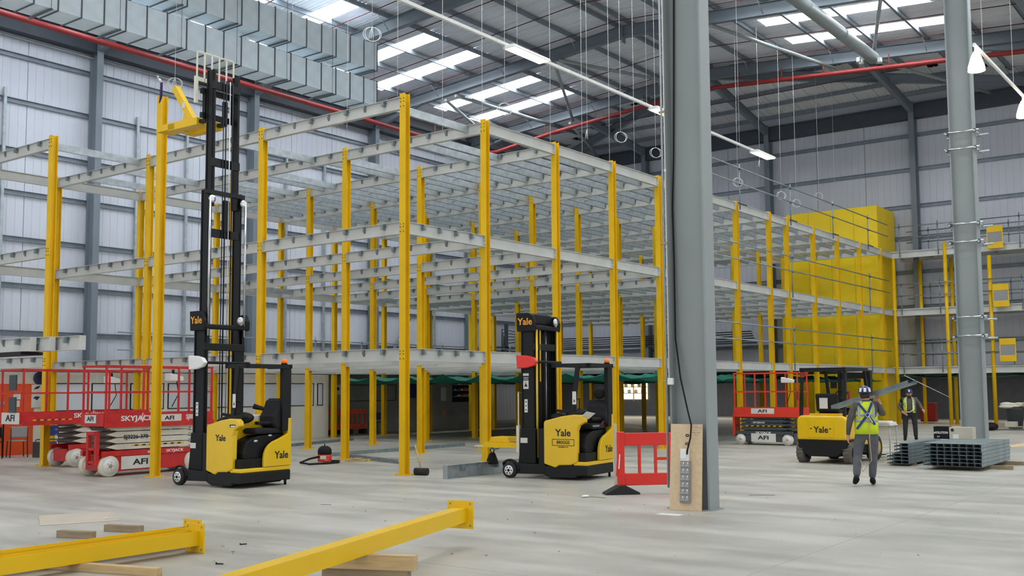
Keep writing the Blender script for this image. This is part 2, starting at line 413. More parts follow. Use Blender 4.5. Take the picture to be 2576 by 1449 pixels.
# purlins
for k in range(8):
    dd = 0.3+1.95*k
    for sg in (1, -1):
        y = YR+sg*dd; z = zr(y)
        xe = XH+dd/1.973
        m = MB(); m.prism([(y-.04, z+.19), (y-.04, z+.02), (y+.035, z+.02), (y+.035, z+.025), (y-.03, z+.027), (y-.03, z+.19)], 5.6, xe, 'x')
        m.box(5.6, xe, y-.03, y+.06, z+.185, z+.2); m.box(5.6, xe, y+.075, y+.08, z+.04, z+.12)
        ob('purlin', m, PUR, ceil)
for k in range(7):
    dd = 1.0+1.95*k; y = 6.8-dd; z = 15.588+SL*dd
    m = MB(); m.box(12, XF, y-.04, y+.04, z+.02, z+.2); ob('purlin', m, PUR, ceil)
for k in range(5):
    x = XH+0.9+1.5*k; z = ZR-.1513*(x-XH); dy = 1.973*(x-XH)
    m = MB(); m.box(x-.035, x+.035, YR-dy, YR+dy, z+.02, z+.2); ob('purlin', m, PUR, ceil)
# rafters (portal frames along Y) with haunches at the left wall
for X in (6.45, 13.9, 21.35, 28.8, 36.25, 43.7):
    for sg in (1, -1):
        m = MB(); ibeam(m, (X, YR, ZR-.25), (X, YR+sg*14.55, zr(YR+14.55)-.25), 0.5, 0.24, .02, .016)
        ob('rafter', m, STL, ceil)
        m = MB(); ye = YR+sg*14.4; ym = YR+sg*11.2
        m.prism([(ye, zr(ye)-.5), (ye, zr(ye)-1.0), (ym, zr(ym)-.5)], X-.012, X+.012, 'x'); m.bar((X, ye, zr(ye)-1.0), (X, ym, zr(ym)-.5), .22, .02)
        ob('haunch', m, STL, ceil)
    if X > 10:
        m = MB(); ibeam(m, (X, 6.8, 15.34), (X, -7.9, 16.47), 0.5, 0.24, .02, .016); ob('rafter', m, STL, ceil)
    m = MB(); m.box(X-.13, X+.13, YR-.02, YR+.02, ZR-.72, ZR); ob('apex_plate', m, STL, ceil)
    for dd in (2.25, 6.15, 10.05):
        for sg in (1, -1):
            y = YR+sg*dd; z = zr(y); mm = MB(); mm.tube((X+.1, y, z-.45), (X+.75, y, z+.06), .018, 6); mm.tube((X-.1, y, z-.45), (X-.75, y, z+.06), .018, 6); ob('fly_brace', mm, GALV, ceil)
for Y in (28.85, 21.5, 14.15, 6.8):
    m = MB(); xs = XH+abs(Y-YR)/1.973 if Y != 6.8 else XH
    zs = zr(Y); xs0 = XH
    ibeam(m, (xs0, Y, min(zs, ZR)-.28), (XF-.3, Y, 15.05), 0.42, 0.2, .02, .016); ob('rafter', m, STL, ceil)
for ys in (YW-.6, 7.2):
    m = MB(); ibeam(m, (XH, YR, ZR-.28), (XF-.5, ys, 15.1), 0.42, 0.2, .02, .016); ob('hip_rafter', m, STL, ceil)
m = MB(); ibeam(m, (13.9, 6.8, 15.0), (XF, 6.8, 15.0), 0.7, 0.26, .02, .016); ob('valley_beam', m, STL, ceil)
# tubular bracing
for a, c, r in (((36.25, 17.6, 15.9), (43.7, 15.3, 15.55), .075), ((36.25, 24.7, 15.9), (43.7, 22.3, 16.1), .075), ((36.25, 25.0, 15.9), (43.7, 29.0, 15.5), .075),
             ((36.25, 30.6, 15.4), (43.7, 30.2, 15.45), .08), ((36.25, 11.0, 15.4), (43.7, 13.7, 15.6), .07), ((36.25, 31.2, 15.3), (43.7, 34.2, 15.2), .07), ((43.7, 13.9, 15.7), (51, 10.5, 15.2), .07), ((43.7, 29.2, 15.4), (51, 31.9, 15.1), .07)):
    ob('roof_brace', MB().tube(a, c, r, 10), STLB, ceil)

# centre columns (valley line)
def valley_column(name, x0, y0, label):
    t = thing(name, label, 'column', (x0, y0, 0))
    m = MB(); w_, d_ = 0.31, 0.61
    m.box(0, w_, 0, 0.03, 0, 15.2); m.box(0, w_, d_-0.03, d_, 0, 15.2); m.box(w_/2-.01, w_/2+.01, 0.03, d_-0.03, 0, 15.2)
    ob('shaft', m, STLB, t)
    m = MB(); m.box(-.03, w_+.03, -.06, d_+.06, 0, 0.012); ob('base_plate', m, STLB, t)
    return t
vc1 = valley_column('steel_column', 13.66, 6.80, 'big grey steel I-section column standing in the foreground right of centre')
vc2 = valley_column('steel_column', 28.75, 6.47, 'grey steel column behind the channel bundles, ringed by clamped tubes')

# office (left) and partition
off = struct(ob('wall_office', MB().box(11.5, 26.85, 29.0, 29.12, 0, 2.34), CREAM))
ob('end_panel', MB().box(26.85, 26.95, 29.0, 31.0, 0, 2.34), CREAM, off)
ob('orange_panel', MB().box(11.5, 15.55, 28.96, 29.0, 0.0, 2.0), ORG, off)
def window(x0, x1, z0, z1, y, parent, gm=GLASS):
    m = MB(); t = .025
    m.box(x0, x1, y-.03, y, z0, z0+t); m.box(x0, x1, y-.03, y, z1-t, z1); m.box(x0, x0+t, y-.03, y, z0, z1); m.box(x1-t, x1, y-.03, y, z0, z1)
    f = ob('window_frame', m, BLK2, parent); ob('pane', MB().box(x0+t, x1-t, y-.018, y-.005, z0+t, z1-t), gm, f); return f
for x0, x1 in ((16.15, 17.25), (17.35, 18.55), (18.65, 19.85), (20.0, 21.1), (21.25, 22.35), (22.45, 23.7), (23.8, 24.9), (24.98, 26.2), (26.38, 26.65)):
    window(x0, x1, 1.2, 2.02, 29.0, off)
for i in range(6):
    x = 15.65+i*1.87; ob('panel_joint', MB().box(x-.02, x+.02, 28.985, 29.0, 0, 2.34), WHT, off)
par = struct(ob('wall_partition', MB().box(26.95, 38.8, 31.0, 31.15, 0, 2.45), GREYW))
ob('return_wall', MB().box(38.65, 38.8, 31.15, YW, 0, 2.45), DARKW, par)
struct(ob('floor_upper_left', MB().box(12, XF-.3, 29.0, YW-.7, 2.45, 2.55), BEAM))
window(29.7, 31.2, 1.3, 1.98, 31.0, par, GLASSG); window(31.4, 32.7, 1.3, 1.98, 31.0, par, GLASSG)
dr = ob('door_1', MB().box(34.7, 36.4, 30.96, 31.0, 0, 2.05), GREYW, par)
ob('pane', MB().box(35.6, 35.95, 30.945, 30.965, 1.25, 1.85), GLASS, dr); ob('kick_plate', MB().box(35.6, 35.95, 30.945, 30.965, .45, .85), KRAFT, dr)
hatch = MB().box(36.45, 37.75, 30.985, 30.999, 1.18, 2.1)
hf = ob('store_hatch', hatch, BLK2, par)
for z in (1.45, 1.72, 1.98): ob('shelf', MB().box(36.47, 37.73, 30.9, 30.985, z-.02, z), WHT, hf)
g = 0
for z in (1.45, 1.72, 1.98):
    for i in range(5):
        x = 36.6+i*.23+random.uniform(-.03, .03); h = random.uniform(.07, .13); g += 1
        o = ob('stock_box', MB().box(-.08, .08, -.03, .03, 0, h), [KRAFT, WHT, BEIGE, ORG, BLUEC][(i*2+int(z*10)) % 5], None, (x, 30.94, z)); tag(o, 'stock box on the %s shelf of the partition hatch, %s from the left' % ({1.45: 'bottom', 1.72: 'middle', 1.98: 'top'}[z], ('first', 'second', 'third', 'fourth', 'fifth')[i]), 'box', 'stock boxes in the partition hatch')
nb = ob('notice_board', MB().box(-.35, .35, 0, .03, -.35, .35), BLUE, None, (33.6, 30.96, 1.75)); tag(nb, 'blue notice board on the grey partition beside the window', 'notice board')
sg_ = ob('wall_sign', MB().box(-.13, .13, 0, .02, -.19, .19), WHT, None, (29.3, 30.97, 1.78)); tag(sg_, 'small white mandatory-action sign on the grey partition', 'sign')
ob('pictogram', MB().lathe([(.075, -.004), (.075, 0)], (0, 0, .04), 16, 'y'), BLUE, sg_)
# lit store room in the annex (seen between the columns)
lit = thing('store_window', 'brightly lit store window with shelves in the dark back wall', 'window', (58.95, 34.6, 0))
ob('lit_opening', MB().box(-.02, .03, -1.0, 1.0, 1.05, 2.3), LIT, lit)
fr = MB(); fr.box(-.08, -.02, -.03, .03, .95, 2.35); 
for z in (1.45, 1.85): fr.box(-.32, -.02, -1.0, 1.0, z-.03, z+.01)
ob('shelf_rack', fr, TIM, lit)
for i in range(7):
    z = (1.46, 1.86)[i % 2]; o = ob('store_item', MB().lathe([(.11, 0), (.12, .16), (.06, .22)], (0, 0, 0), 10), (WHT, IVO)[i % 2], None, (58.78, 33.85+i*.25, z)); tag(o, '%s container on the %s shelf of the lit store window, %s from the left' % (('white', 'ivory')[i % 2], ('lower', 'upper')[i % 2], ('first', 'second', 'third', 'fourth')[3-i//2] if i % 2 == 0 else ('first', 'second', 'third')[2-i//2]), 'container', 'white containers in the lit store window')
kb = ob('wall_board', MB().box(0, .04, -1.1, 1.1, -.7, .7), KRAFT, None, (58.94, 42.5, 1.75)); tag(kb, 'large brown board on the dark back wall behind the parked truck', 'board')

# ------------------------------------------------------------------ mezzanine
XS = [13.2, 15.9, 18.63, 21.5, 24.26, 26.85, 29.5, 32.17, 34.9, 36.5, 39.15, 41.8, 44.5, 47.35]
YS = [14.83, 19.43, 24.02, 28.6]
LV = [2.62, 5.29, 7.97]
mez = thing('mezzanine_frame', 'three-storey yellow and white steel mezzanine frame filling the hall', 'steel frame', (XS[1], YS[0], 0))
def rel(x, y, z): return (x-XS[1], y-YS[0], z)
def column_mesh(h=8.03):
    m = MB(); ibeam(m, (0, 0, 0.015), (0, 0, h), 0.155, 0.155, .012, .010, (1, 0, 0)); return m.data('column')
cm = column_mesh(); cm.materials.append(YEL)
bpm = MB().box(-.15, .15, -.15, .15, 0, .016)
for sx in (-1, 1):
    for sy in (-1, 1): bpm.tube((sx*.115, sy*.115, .016), (sx*.115, sy*.115, .045), .012, 6)
bpm = bpm.data('base_plate'); bpm.materials.append(YEL)
bolts = MB()
for z in (7.75, 7.85, 7.92, 5.07, 5.17, 5.23, 2.4, 2.5, 2.56):
    for y in (-.045, .045): bolts.tube((-.0785, y, z), (-.092, y, z), .011, 6)
bolts = bolts.data('bolt_group'); bolts.materials.append(DKG)
def put_column(x, y, par_, r=rel):
    c = link('column', cm, None, par_, r(x, y, 0)); link('base_plate', bpm, None, c)
    if x < 30: stuff(link('bolt_group', bolts, None, c))
for i, x in enumerate(XS):
    for j, y in enumerate(YS):
        if i == 0 and j < 2: continue
        put_column(x, y, mez)
BH, BW_ = 0.262, 0.11
beam_cache = {}
def beam_mesh(ln, ax_):
    k = (round(ln, 3), ax_)
    if k not in beam_cache:
        m = MB(); e = 0.084
        if ax_ == 'y': ibeam(m, (0, e, -BH/2), (0, ln-e, -BH/2), BH, BW_, .010, .008); m.box(-.06, .06, e-.006, e+.006, -BH-.005, 0); m.box(-.06, .06, ln-e-.006, ln-e+.006, -BH-.005, 0)
        else: ibeam(m, (e, 0, -BH/2), (ln-e, 0, -BH/2), BH, BW_, .010, .008); m.box(e-.006, e+.006, -.06, .06, -BH-.005, 0); m.box(ln-e-.006, ln-e+.006, -.06, .06, -BH-.005, 0)
        me = m.data('beam'); me.materials.append(BEAM)
        c = MB(); nn = max(3, round(ln/.575))
        for q in range(1, nn):
            t = q*ln/nn
            if ax_ == 'y':
                if q % 2: c.box(-.10, -.006, t-.03, t+.03, -.13, -.02); c.tube((-.05, t-.03, -.05), (-.05, t-.045, -.05), .012, 6); c.tube((-.05, t-.03, -.1), (-.05, t-.045, -.1), .012, 6); c.tube((-.01, t-.05, -.06), (-.02, t-.05, -.06), .012, 6)
                else: c.prism([(-.05, -.02), (-.006, -.02), (-.006, -.15), (-.03, -.11), (-.05, -.06)], t-.004, t+.05, 'y')
            else:
                c.box(t-.03, t+.03, -.10, -.006, -.13, -.02); c.tube((t+.03, -.05, -.06), (t+.045, -.05, -.06), .012, 6)
        cme = c.data('cleat_row'); cme.materials.append(GALVD)
        beam_cache[k] = (me, cme)
    return beam_cache[k]
nb_ = 0
def put_beam(x, y, z, ln, ax_, cl, par_=mez, r=rel):
    me, cme = beam_mesh(ln, ax_); o = link('beam', me, None, par_, r(x, y, z))
    if cl: stuff(link('cleat_row', cme, None, o))
for i, x in enumerate(XS):
    for lv, z in enumerate(LV):
        for j in range(3):
            if i == 0 and j < 2: continue
            put_beam(x, YS[j], z, YS[j+1]-YS[j], 'y', x < 30)
        if i < len(XS)-1:
            for j in (0, 3):
                if j == 0 and (i == 0 or (i == 1 and lv == 2)): continue
                put_beam(x, YS[j], z, XS[i+1]-x, 'x', j == 0 and i == 1)
# joists
jc = {}
def joist(x0, x1, y, z):
    ln = x1-x0
    k = round(ln, 2)
    if k not in jc:
        m = MB(); m.prism(cpoly(.18, .065), .07, ln-.07, 'x'); m.box(.07, ln-.07, .058, .065, -.09, -.05)
        me = m.data('joist'); me.materials.append(GALV); jc[k] = me
    return link('joist', jc[k], None, mez, rel(x0, y, z-.10))
JS = 4.59/8
ys_all = [14.83+JS*(q+.0) for q in range(1, 24)]
for i in range(3, 13):
    for q, y in enumerate(ys_all):
        if (q+1) % 8 == 0: y += .1
        joist(XS[i], XS[i+1], y, LV[2])
for y in (19.9, 20.4, 22.8, 23.3, 24.6, 25.2, 25.8, 26.4, 17.2, 16.6): joist(XS[2], XS[3], y, LV[2])
for y in (15.3,): joist(XS[1], XS[2], y, LV[2])
for y in (20.6, 25.6, 27.3): joist(XS[1], XS[2], y, LV[2])
joist(XS[0], XS[1], 24.4, LV[2])
for i in (3, 5, 7): joist(XS[i], XS[i+1], 27.9, LV[1])
jm = MB(); 
for lv, i0 in ((1, 6), (0, 6)):
    for i in range(i0, 13):
        for y in ys_all:
            a, c = XS[i]+.07, XS[i+1]-.07; z = LV[lv]-.10
            jm.box(a-XS[1], c-XS[1], y-YS[0], y-YS[0]+.006, z-.09, z+.09); jm.box(a-XS[1], c-XS[1], y-YS[0], y-YS[0]+.06, z-.09, z-.085)
stuff(ob('lower_joist_field', jm, GALV, mez))
# stays between the joists (thin cross tubes)
sm_ = MB()
for i in range(3, 9):
    xm = (XS[i]+XS[i+1])/2-XS[1]
    for q in range(0, 22, 2): sm_.tube((xm, ys_all[q]-YS[0], 7.9), (xm, ys_all[q+1]-YS[0], 7.86), .012, 5)
stuff(ob('joist_stay', sm_, GALV, mez))
for lv, i0 in ((0, 9),):
    for i in range(i0, 13):
        for j in range(3):
            ob('deck_panel', MB().box(XS[i]-XS[1]+.01, XS[i+1]-XS[1]-.01, YS[j]-YS[0]+.01, YS[j+1]-YS[0]-.01, LV[lv]+.003, LV[lv]+.025), BEAM, mez)
# the right-hand platform
pf = thing('platform_frame', 'white decked landing with yellow posts at the far right of the hall', 'platform', (49.0, 12.45, 0))
def relp(x, y, z): return (x-49.0, y-12.45, z)
for z in LV:
    m = MB(); ibeam(m, relp(49, 14.9, z-.15), relp(49, 1.0, z-.15), .29, .14); ob('edge_beam', m, BEAM, pf)
    m = MB(); ibeam(m, relp(50.6, 14.9, z-.17), relp(50.6, 1.0, z-.17), .25, .14); ob('edge_beam', m, BEAM, pf)
    for y in (14.75, 13.4, 12.0, 10.6, 9.2, 7.8, 6.2, 4.6): ob('joist', MB().box(*[v for p in zip(relp(49.06, y-.03, z-.2), relp(50.55, y+.03, z-.02)) for v in p]), GALV, pf)
    ob('deck_panel', MB().box(*[v for p in zip(relp(48.95, 1.0, z+.0), relp(50.8, 14.9, z+.03)) for v in p]), BEAM, pf)
    m = MB(); ibeam(m, relp(47.45, 14.83, z-.14), relp(49.0, 14.83, z-.14), BH, .12); ob('link_beam', m, BEAM, pf)
for x, y, h in ((49.0, 12.45, 8.25), (49.0, 10.6, 7.5), (49, 8.4, 7.6), (49.0, 14.75, 7.7), (50.6, 14.0, 7.7), (50.6, 12.6, 7.7), (50.6, 9.2, 7.7), (49, 5.0, 7.7)):
    m = MB(); m.tube((0, 0, 0), (0, 0, h), .085, 12); m.box(-.14, .14, -.14, .14, 0, .016); ob('post', m, YEL, pf, relp(x, y, 0))
# yellow stair enclosure
ye = thing('stair_enclosure', 'tall yellow panelled enclosure rising through all decks by the far wall', 'enclosure', (48.3, 15.2, 0))
for k in range(4):
    ob('side_panel', MB().box(0, .05, k*1.1+.006, k*1.1+1.094, 0, 10.12), YELE, ye)
ob('side_panel', MB().box(.05, 2.6, 0, .05, 0, 10.12), YELE, ye); ob('roof_panel', MB().box(0, 2.6, 0, 4.4, 10.12, 10.16), YELE, ye); ob('side_panel', MB().box(.05, 2.6, 4.35, 4.4, 0, 10.12), YELE, ye)

# guard rails (scaffold tube) along the facade and the landing
def rail(label, x0, x1, y, z0, posts, hs_=(0.6, 1.1), ax_='x', gp='scaffold guard rails', br=True):
    t = thing('guard_rail', label, 'guard rail', (x0, y, z0) if ax_ == 'x' else (y, x0, z0), 0, gp)
    P = (lambda a, z, o=0: (a-x0, o, z)) if ax_ == 'x' else (lambda a, z, o=0: (o, a-x0, z))
    for h in hs_: ob('rail', MB().tube(P(x0, h), P(x1, h), .024, 8), GALVD, t)
    for p in posts:
        ob('post', MB().tube(P(p, -.25, .05), P(p, max(hs_)+.15, .05), .024, 8), GALVD, t)
        for h in hs_: ob('coupler', MB().ell(P(p, h, .03), .05, .05, .05, 8, 6), DKG, t)
    if br:
        for p in posts: ob('clamp_tube', MB().tube(P(p-.45, -.1, -.1), P(p+.2, -.1, -.1), .024, 8), DKG, t)
    return t
for lv, nm in ((2, 'top'), (1, 'middle'), (0, 'lowest')):
    rail('scaffold tube guard rail along the long front edge, %s deck' % nm, 28.5, 47.9, 14.62, LV[lv], (32.2, 36.6, 41.0, 45.3) if lv == 2 else (36.6, 45.3), (0.62, 1.15) if lv == 2 else (.72, 1.25), 'x', br=(lv == 2))
    rail('scaffold tube guard rail on the landing edge left of the ringed column, %s deck' % nm, 11.0, 14.6, 48.85, LV[lv], (14.4, 12.7), (0.62, 1.15), 'y', br=False)
    rail('scaffold tube guard rail on the landing edge right of the ringed column, %s deck' % nm, 2.5, 10.9, 48.85, LV[lv], (9.3, 6.6), (0.62, 1.15), 'y', br=False)
    rail('scaffold tube guard rail along the back of the landing, %s deck' % nm, 1.0, 14.6, 50.7, LV[lv], (13.6, 12.2, 10.1, 9.0), (0.62, 1.15), 'y', br=False)
rail('thin galvanised guard rail behind the frame along the left wall', 19.0, 43.5, 30.3, 2.56, (20.0, 22.5, 25, 27.5, 30, 32.5, 35, 37.5, 40, 42.5), (.55, 1.12), 'x', 'rear guard rails', False)
for i, (y, z) in enumerate(((10.27, 7.76), (10.13, 5.18), (9.95, 2.80))):
    t = thing('landing_gate', 'yellow safety gate with mesh centre on the %s deck of the landing' % ('top', 'middle', 'lowest')[i], 'gate', (48.75, y, z), 0, 'yellow landing gates')
    for s, e_ in ((0, .27), (.72, 1.0)): ob('panel', MB().box(-.02, .02, -.33, .33, s, e_), YELB, t, bev=.015)
    ob('side_bar', MB().box(-.02, .02, -.33, -.29, .27, .72), YELB, t); ob('side_bar', MB().box(-.02, .02, .29, .33, .27, .72), YELB, t); ob('mesh_infill', MB().box(-.006, .006, -.3, .3, .27, .72), GREYW, t)
# green netting
nm = MB(); nx, ny = 60, 40; X0, X1, Y0, Y1 = 27.0, 47.3, 14.9, 28.5
for i in range(nx+1):
    for j in range(ny+1):
        x = X0+(X1-X0)*i/nx; y = Y0+(Y1-Y0)*j/ny
        z = 2.26-.20*abs(sin(pi*(y-Y0)/1.7))-.09*abs(sin(pi*(x-X0)/2.66))+.03*sin(7*x+3*y)
        if j < 2: z -= .16*(2-j)/2
        nm.v.append((x, y, z))
for i in range(nx):
    for j in range(ny):
        a = i*(ny+1)+j; nm.f.append((a, a+1, a+ny+2, a+ny+1)); nm.sm.append(True)
tag(ob('safety_net', nm, NET), 'green safety netting slung below the lowest mezzanine deck', 'netting')
nm = MB()
for i in range(25):
    for j in range(9):
        y = 1.5+13.3*i/24; x = 49.1+1.5*j/8; nm.v.append((x, y, 2.28-.12*abs(sin(y*1.3))-.05*sin(j+i)))
for i in range(24):
    for j in range(8):
        a = i*9+j; nm.f.append((a, a+1, a+10, a+9)); nm.sm.append(True)
tag(ob('safety_net', nm, NET), 'green netting hanging below the landing right of the yellow enclosure', 'netting')

# ------------------------------------------------------------------ services under the roof
for nm_, lab, z0, z1 in (('upper', 'upper of the two galvanised rectangular air ducts along the left wall', 14.17, 15.2), ('lower', 'lower of the two galvanised rectangular air ducts, above the red pipe', 12.75, 13.72)):
    t = thing('air_duct', lab, 'air duct', (28.44, 28.0, z0), 0, 'rectangular air ducts')
    hh = z1-z0; sl_ = .724
    me = MB()
    me.box(-sl_+.012, 0, 0, 1.02, 0, hh); me.quad([(-sl_+.1, -.004, .08), (-.1, -.004, hh-.08), (-.1, -.003, hh-.08), (-sl_+.1, -.003, .08)])
    sec = me.data('duct_section'); sec.materials.append(DUCT)
    fl = MB(); fl.box(-.022, .012, -.03, 1.05, -.03, 0.004); fl.box(-.022, .012, -.03, .004, -.03, hh+.03); fl.box(-.022, .012, 1.02, 1.05, -.03, hh+.03); fl.box(-.022, .012, -.03, 1.05, hh, hh+.03)
    flm = fl.data('flange'); flm.materials.append(DUCTF)
    hg = MB(); hg.box(-.28, -.22, -.12, 1.14, -.075, -.03); hg.tube((-.25, -.09, -.07), (-.25, -.09, 15.6-z0+.3), .008, 5); hg.tube((-.25, 1.11, -.07), (-.25, 1.11, 15.6-z0+.2), .008, 5)
    hgm = hg.data('hanger'); hgm.materials.append(DUCTF)
    for k in range(26):
        s_ = link('duct_section', sec, None, t, (-k*sl_, 0, 0)); link('flange', flm, None, s_)
        if k % 3 == 0: link('hanger', hgm, None, t, (-k*sl_, 0, 0))
def strip_light(label, x, y, z, ln, wd, top, group, lampm=LAMPM):
    t = thing('light_fitting', label, 'light', (x, y, z), 0, group)
    ob('housing', MB().prism([(-wd/2, 0), (wd/2, 0), (wd/2-.05, .07), (-wd/2+.05, .07)], 0, ln, 'x'), WHT, t)
    for q in range(4): ob('tube_lamp', MB().box(.04, ln-.04, -wd/2+.03+q*(wd-.06)/4+.01, -wd/2+.03+(q+1)*(wd-.06)/4-.01, -.012, 0), lampm, t)
    ob('suspension', MB().tube((ln/2, 0, .07), (ln/2, 0, top-z), .006, 4), WHT, t)
    return t
for i, x in enumerate((19.65, 22.2, 26.35)):
    strip_light('fluorescent fitting hung between the two air ducts, %s of three' % ('leftmost', 'middle', 'rightmost')[i], x, 28.75, 13.9, 1.0, .3, 14.13, 'lights between the ducts')
tr = thing('lighting_trunking', 'long white lighting trunking hung across the hall above the mezzanine corner', 'trunking', (12.0, 14.0, 9.58))
for k in range(7): ob('trunking_length', MB().box(k*3.0+.006, k*3.0+2.994, -.035, .035, -.03, .04), WHT, tr)
for k in range(4): ob('hanger_wire', MB().tube((k*6.0+.8, 0, .04), (k*6.0+.8, 0, 6.3), .005, 4), WHT, tr)
for i, x in enumerate((18.3, 24.9, 31.6)):
    strip_light('white four-lamp fitting under the long trunking, %s' % ('above the corner mezzanine column', 'beside the big grey column', 'right of the big grey column')[i], x, 13.86, 9.475, 1.42, .36, 9.58, 'trunking lights')
tr2 = thing('lighting_trunking', 'white lighting trunking at the far right, past the ringed column', 'trunking', (22.6, 5.0, 8.83))
for k in range(5): ob('trunking_length', MB().box(k*3.0+.006, k*3.0+2.994, -.025, .025, -.03, .03), WHT, tr2)
for k in range(5): ob('hanger_wire', MB().tube((k*3.0+.8, 0, .03), (k*3.0+.8, 0, 6.9), .006, 4), WHT, tr2)
for i, (x, lb) in enumerate(((22.75, 'warm glowing high-bay lamp just right of the ringed column top'), (27.45, 'warm glowing lamp at the right edge of the picture'))):
    t = thing('high_bay_lamp', lb, 'light', (x, 5.0, 8.3), 0, 'warm high-bay lamps')
    ob('reflector', MB().lathe([(.17, .0), (.16, .10), (.10, .30), (.05, .40)], (0, 0, .0), 20), LAMPW, t); ob('stem', MB().tube((0, 0, .4), (0, 0, .5), .03, 8), WHT, t)
t = thing('spiral_duct', 'large round grey tube duct running under the roof towards the far frame', 'duct', (20.0, 13.05, 15.05))
ob('tube', MB().tube((0, 0, 0), (21.6, 0, 0), .24, 24), STLB, t)
for k in range(7): ob('joint_band', MB().tube((k*3.6, 0, 0), (k*3.6+.07, 0, 0), .252, 24), STLB, t)
for dx, dy in ((21.2, .33), (21.45, -.33), (20.9, .33)): ob('end_bracket', MB().box(dx-.05, dx+.12, dy-.07, dy+.07, -.3, -.12), WHT, t)
ob('hanger', MB().tube((17, 0, .2), (17, 0, .85), .01, 6).tube((4, 0, .2), (4, 0, .8), .01, 6), GALV, t)
# red sprinkler mains and branches
def pipe(label, pts, r, m=REDP, nm='sprinkler_pipe', group='red sprinkler pipes', cat='pipe', clips=()):
    p0 = Vector(pts[0]); t = thing(nm, label, cat, p0, 0, group)
    ob('pipe', MB().path([Vector(p)-p0 for p in pts], r, 12), m, t)
    for c in clips: 
        q = Vector(c)-p0; ob('clip', MB().tube(q+Vector((0, 0, -r-.01)), q+Vector((0, 0, .55)), .02, 6), m, t)
    return t
pipe('thick red sprinkler main running along the top of the left wall', [(6, 34.3, 14.66), (42.7, 34.3, 14.36)], .11, clips=[(x, 34.3, 14.6) for x in (14, 19, 24, 29, 34, 39)])
pipe('thick red sprinkler main crossing the hall below the far roof frame', [(42.7, 34.3, 14.36), (43.25, 33.6, 14.45), (43.3, 29.9, 14.95), (43.3, 22.0, 15.60), (43.3, 20.8, 15.62), (43.3, 10.9, 14.90), (43.3, 0, 14.05)], .10, clips=[(43.3, 30.5, 14.9), (43.3, 27.4, 15.15), (43.3, 24.6, 15.4), (43.3, 19.6, 15.53), (43.3, 17.6, 15.4), (43.3, 15.7, 15.25), (43.3, 12.9, 15.05), (43.3, 10.0, 14.8)])
for i, x in enumerate((24.4, 27.7, 30.3, 33.0, 35.5, 37.35, 40.46, 42.94)):
    pipe('thin red sprinkler branch below the purlins, %s from the left of the picture' % ('first', 'second', 'third', 'fourth', 'fifth', 'sixth', 'seventh', 'eighth')[i],
         [(x, 34.2, zr(34.2)-.02), (x, YR, ZR-.02), (x, 7.2, zr(7.2)-.02)], .019, REDT, group='thin sprinkler branches', clips=())
pipe('thin dark red sprinkler branch along the far hip roof', [(46.2, 33, 15.72), (46.2, 9.5, 15.72)], .019, REDT, group='thin sprinkler branches')
pipe('thin grey conduit along the left wall below the red pipe', [(17.5, 36.12, 14.5), (42, 36.12, 14.4)], .03, GALV, 'conduit', 'thin conduits', 'conduit')
# loose drop cables with coils
def drop(x, y, zt, zb, coil, tail, lab):
    m = MB(); m.path([(0, 0, zt-zb), (0.01, 0, (zt-zb)/2), (0, 0, 0)], .0065, 5)
    t = thing('hanging_cable', lab, 'cable', (x, y, zb), 0, 'drop cables hanging from the roof')
    ob('cable', m, WHT, t)
    if coil:
        c = MB(); 
        for q in range(2): c.path([(.17*sin(a)*cos(q*.35)+.01*q, .17*sin(a)*sin(q*.35-.9), -.17+.17*cos(a)) for a in [2*pi*k/20 for k in range(20)]], .008, 5, closed=True)
        ob('coil', c, WHT, t)
    if tail:
        c = MB()
        for q in range(3): c.path([(0, 0, 0), (.05*(q-1), .02, -.15), (.07*(q-1), .03, -.3)], .007, 5)
        ob('loose_tail', c, WHT, t)
for x, y, zb, c, tl, lb in ((17.97, 26, 11.0, 1, 1, 'white drop cable with a small coil above the yellow lifting boom'), (20.7, 24, 12.6, 0, 0, 'plain white drop cable in front of the upper air duct'),
                        (21.1, 22, 9.2, 0, 0, 'plain white drop cable near the end of the air ducts, left one'), (17.1, 17, 10.3, 1, 1, 'white drop cable with frayed coil right of the duct ends'),
                        (17.97, 17, 8.5, 0, 0, 'plain white drop cable passing left of the corner column top'), (19.63, 17, 8.1, 0, 0, 'plain white drop cable right of the corner column top'),
                        (21.24, 17, 8.0, 0, 0, 'plain white drop cable above the second facade column'), (22.24, 17, 9.6, 1, 0, 'white drop cable with one loop above the second facade column'),
                        (24.42, 17, 8.6, 0, 0, 'plain white drop cable ending at the third facade column'), (26.1, 17, 8.2, 0, 0, 'plain white drop cable above the joists between third and fourth columns'),
                        (26.4, 17, 9.7, 0, 1, 'white drop cable with frayed tail above the fourth facade column'), (27.68, 17, 8.2, 0, 0, 'plain white drop cable above the fourth facade column'),
                        (28.39, 17, 10.0, 1, 0, 'white drop cable ending in a single round coil left of the big column'), (29.23, 17, 8.5, 0, 0, 'plain white drop cable between the two coiled ones'),
                        (30.67, 17, 9.9, 1, 0, 'white drop cable ending in a double coil beside the big column'), (37.16, 17, 9.9, 1, 0, 'first coiled drop cable right of the big column'),
                        (39.29, 17, 11.0, 0, 1, 'drop cable with a tail left of the far wall column'), (41.44, 17, 10.0, 1, 0, 'coiled drop cable right of the far wall column'),
                        (43.1, 17, 9.9, 1, 0, 'coiled drop cable above the left end of the yellow enclosure'), (45.81, 17, 10.6, 1, 0, 'coiled drop cable above the middle of the yellow enclosure'), (47.9, 17, 10.9, 0, 0, 'plain drop cable above the yellow enclosure')):
    drop(x, y, zr(y, x)+.23, zb, c, tl, lb)

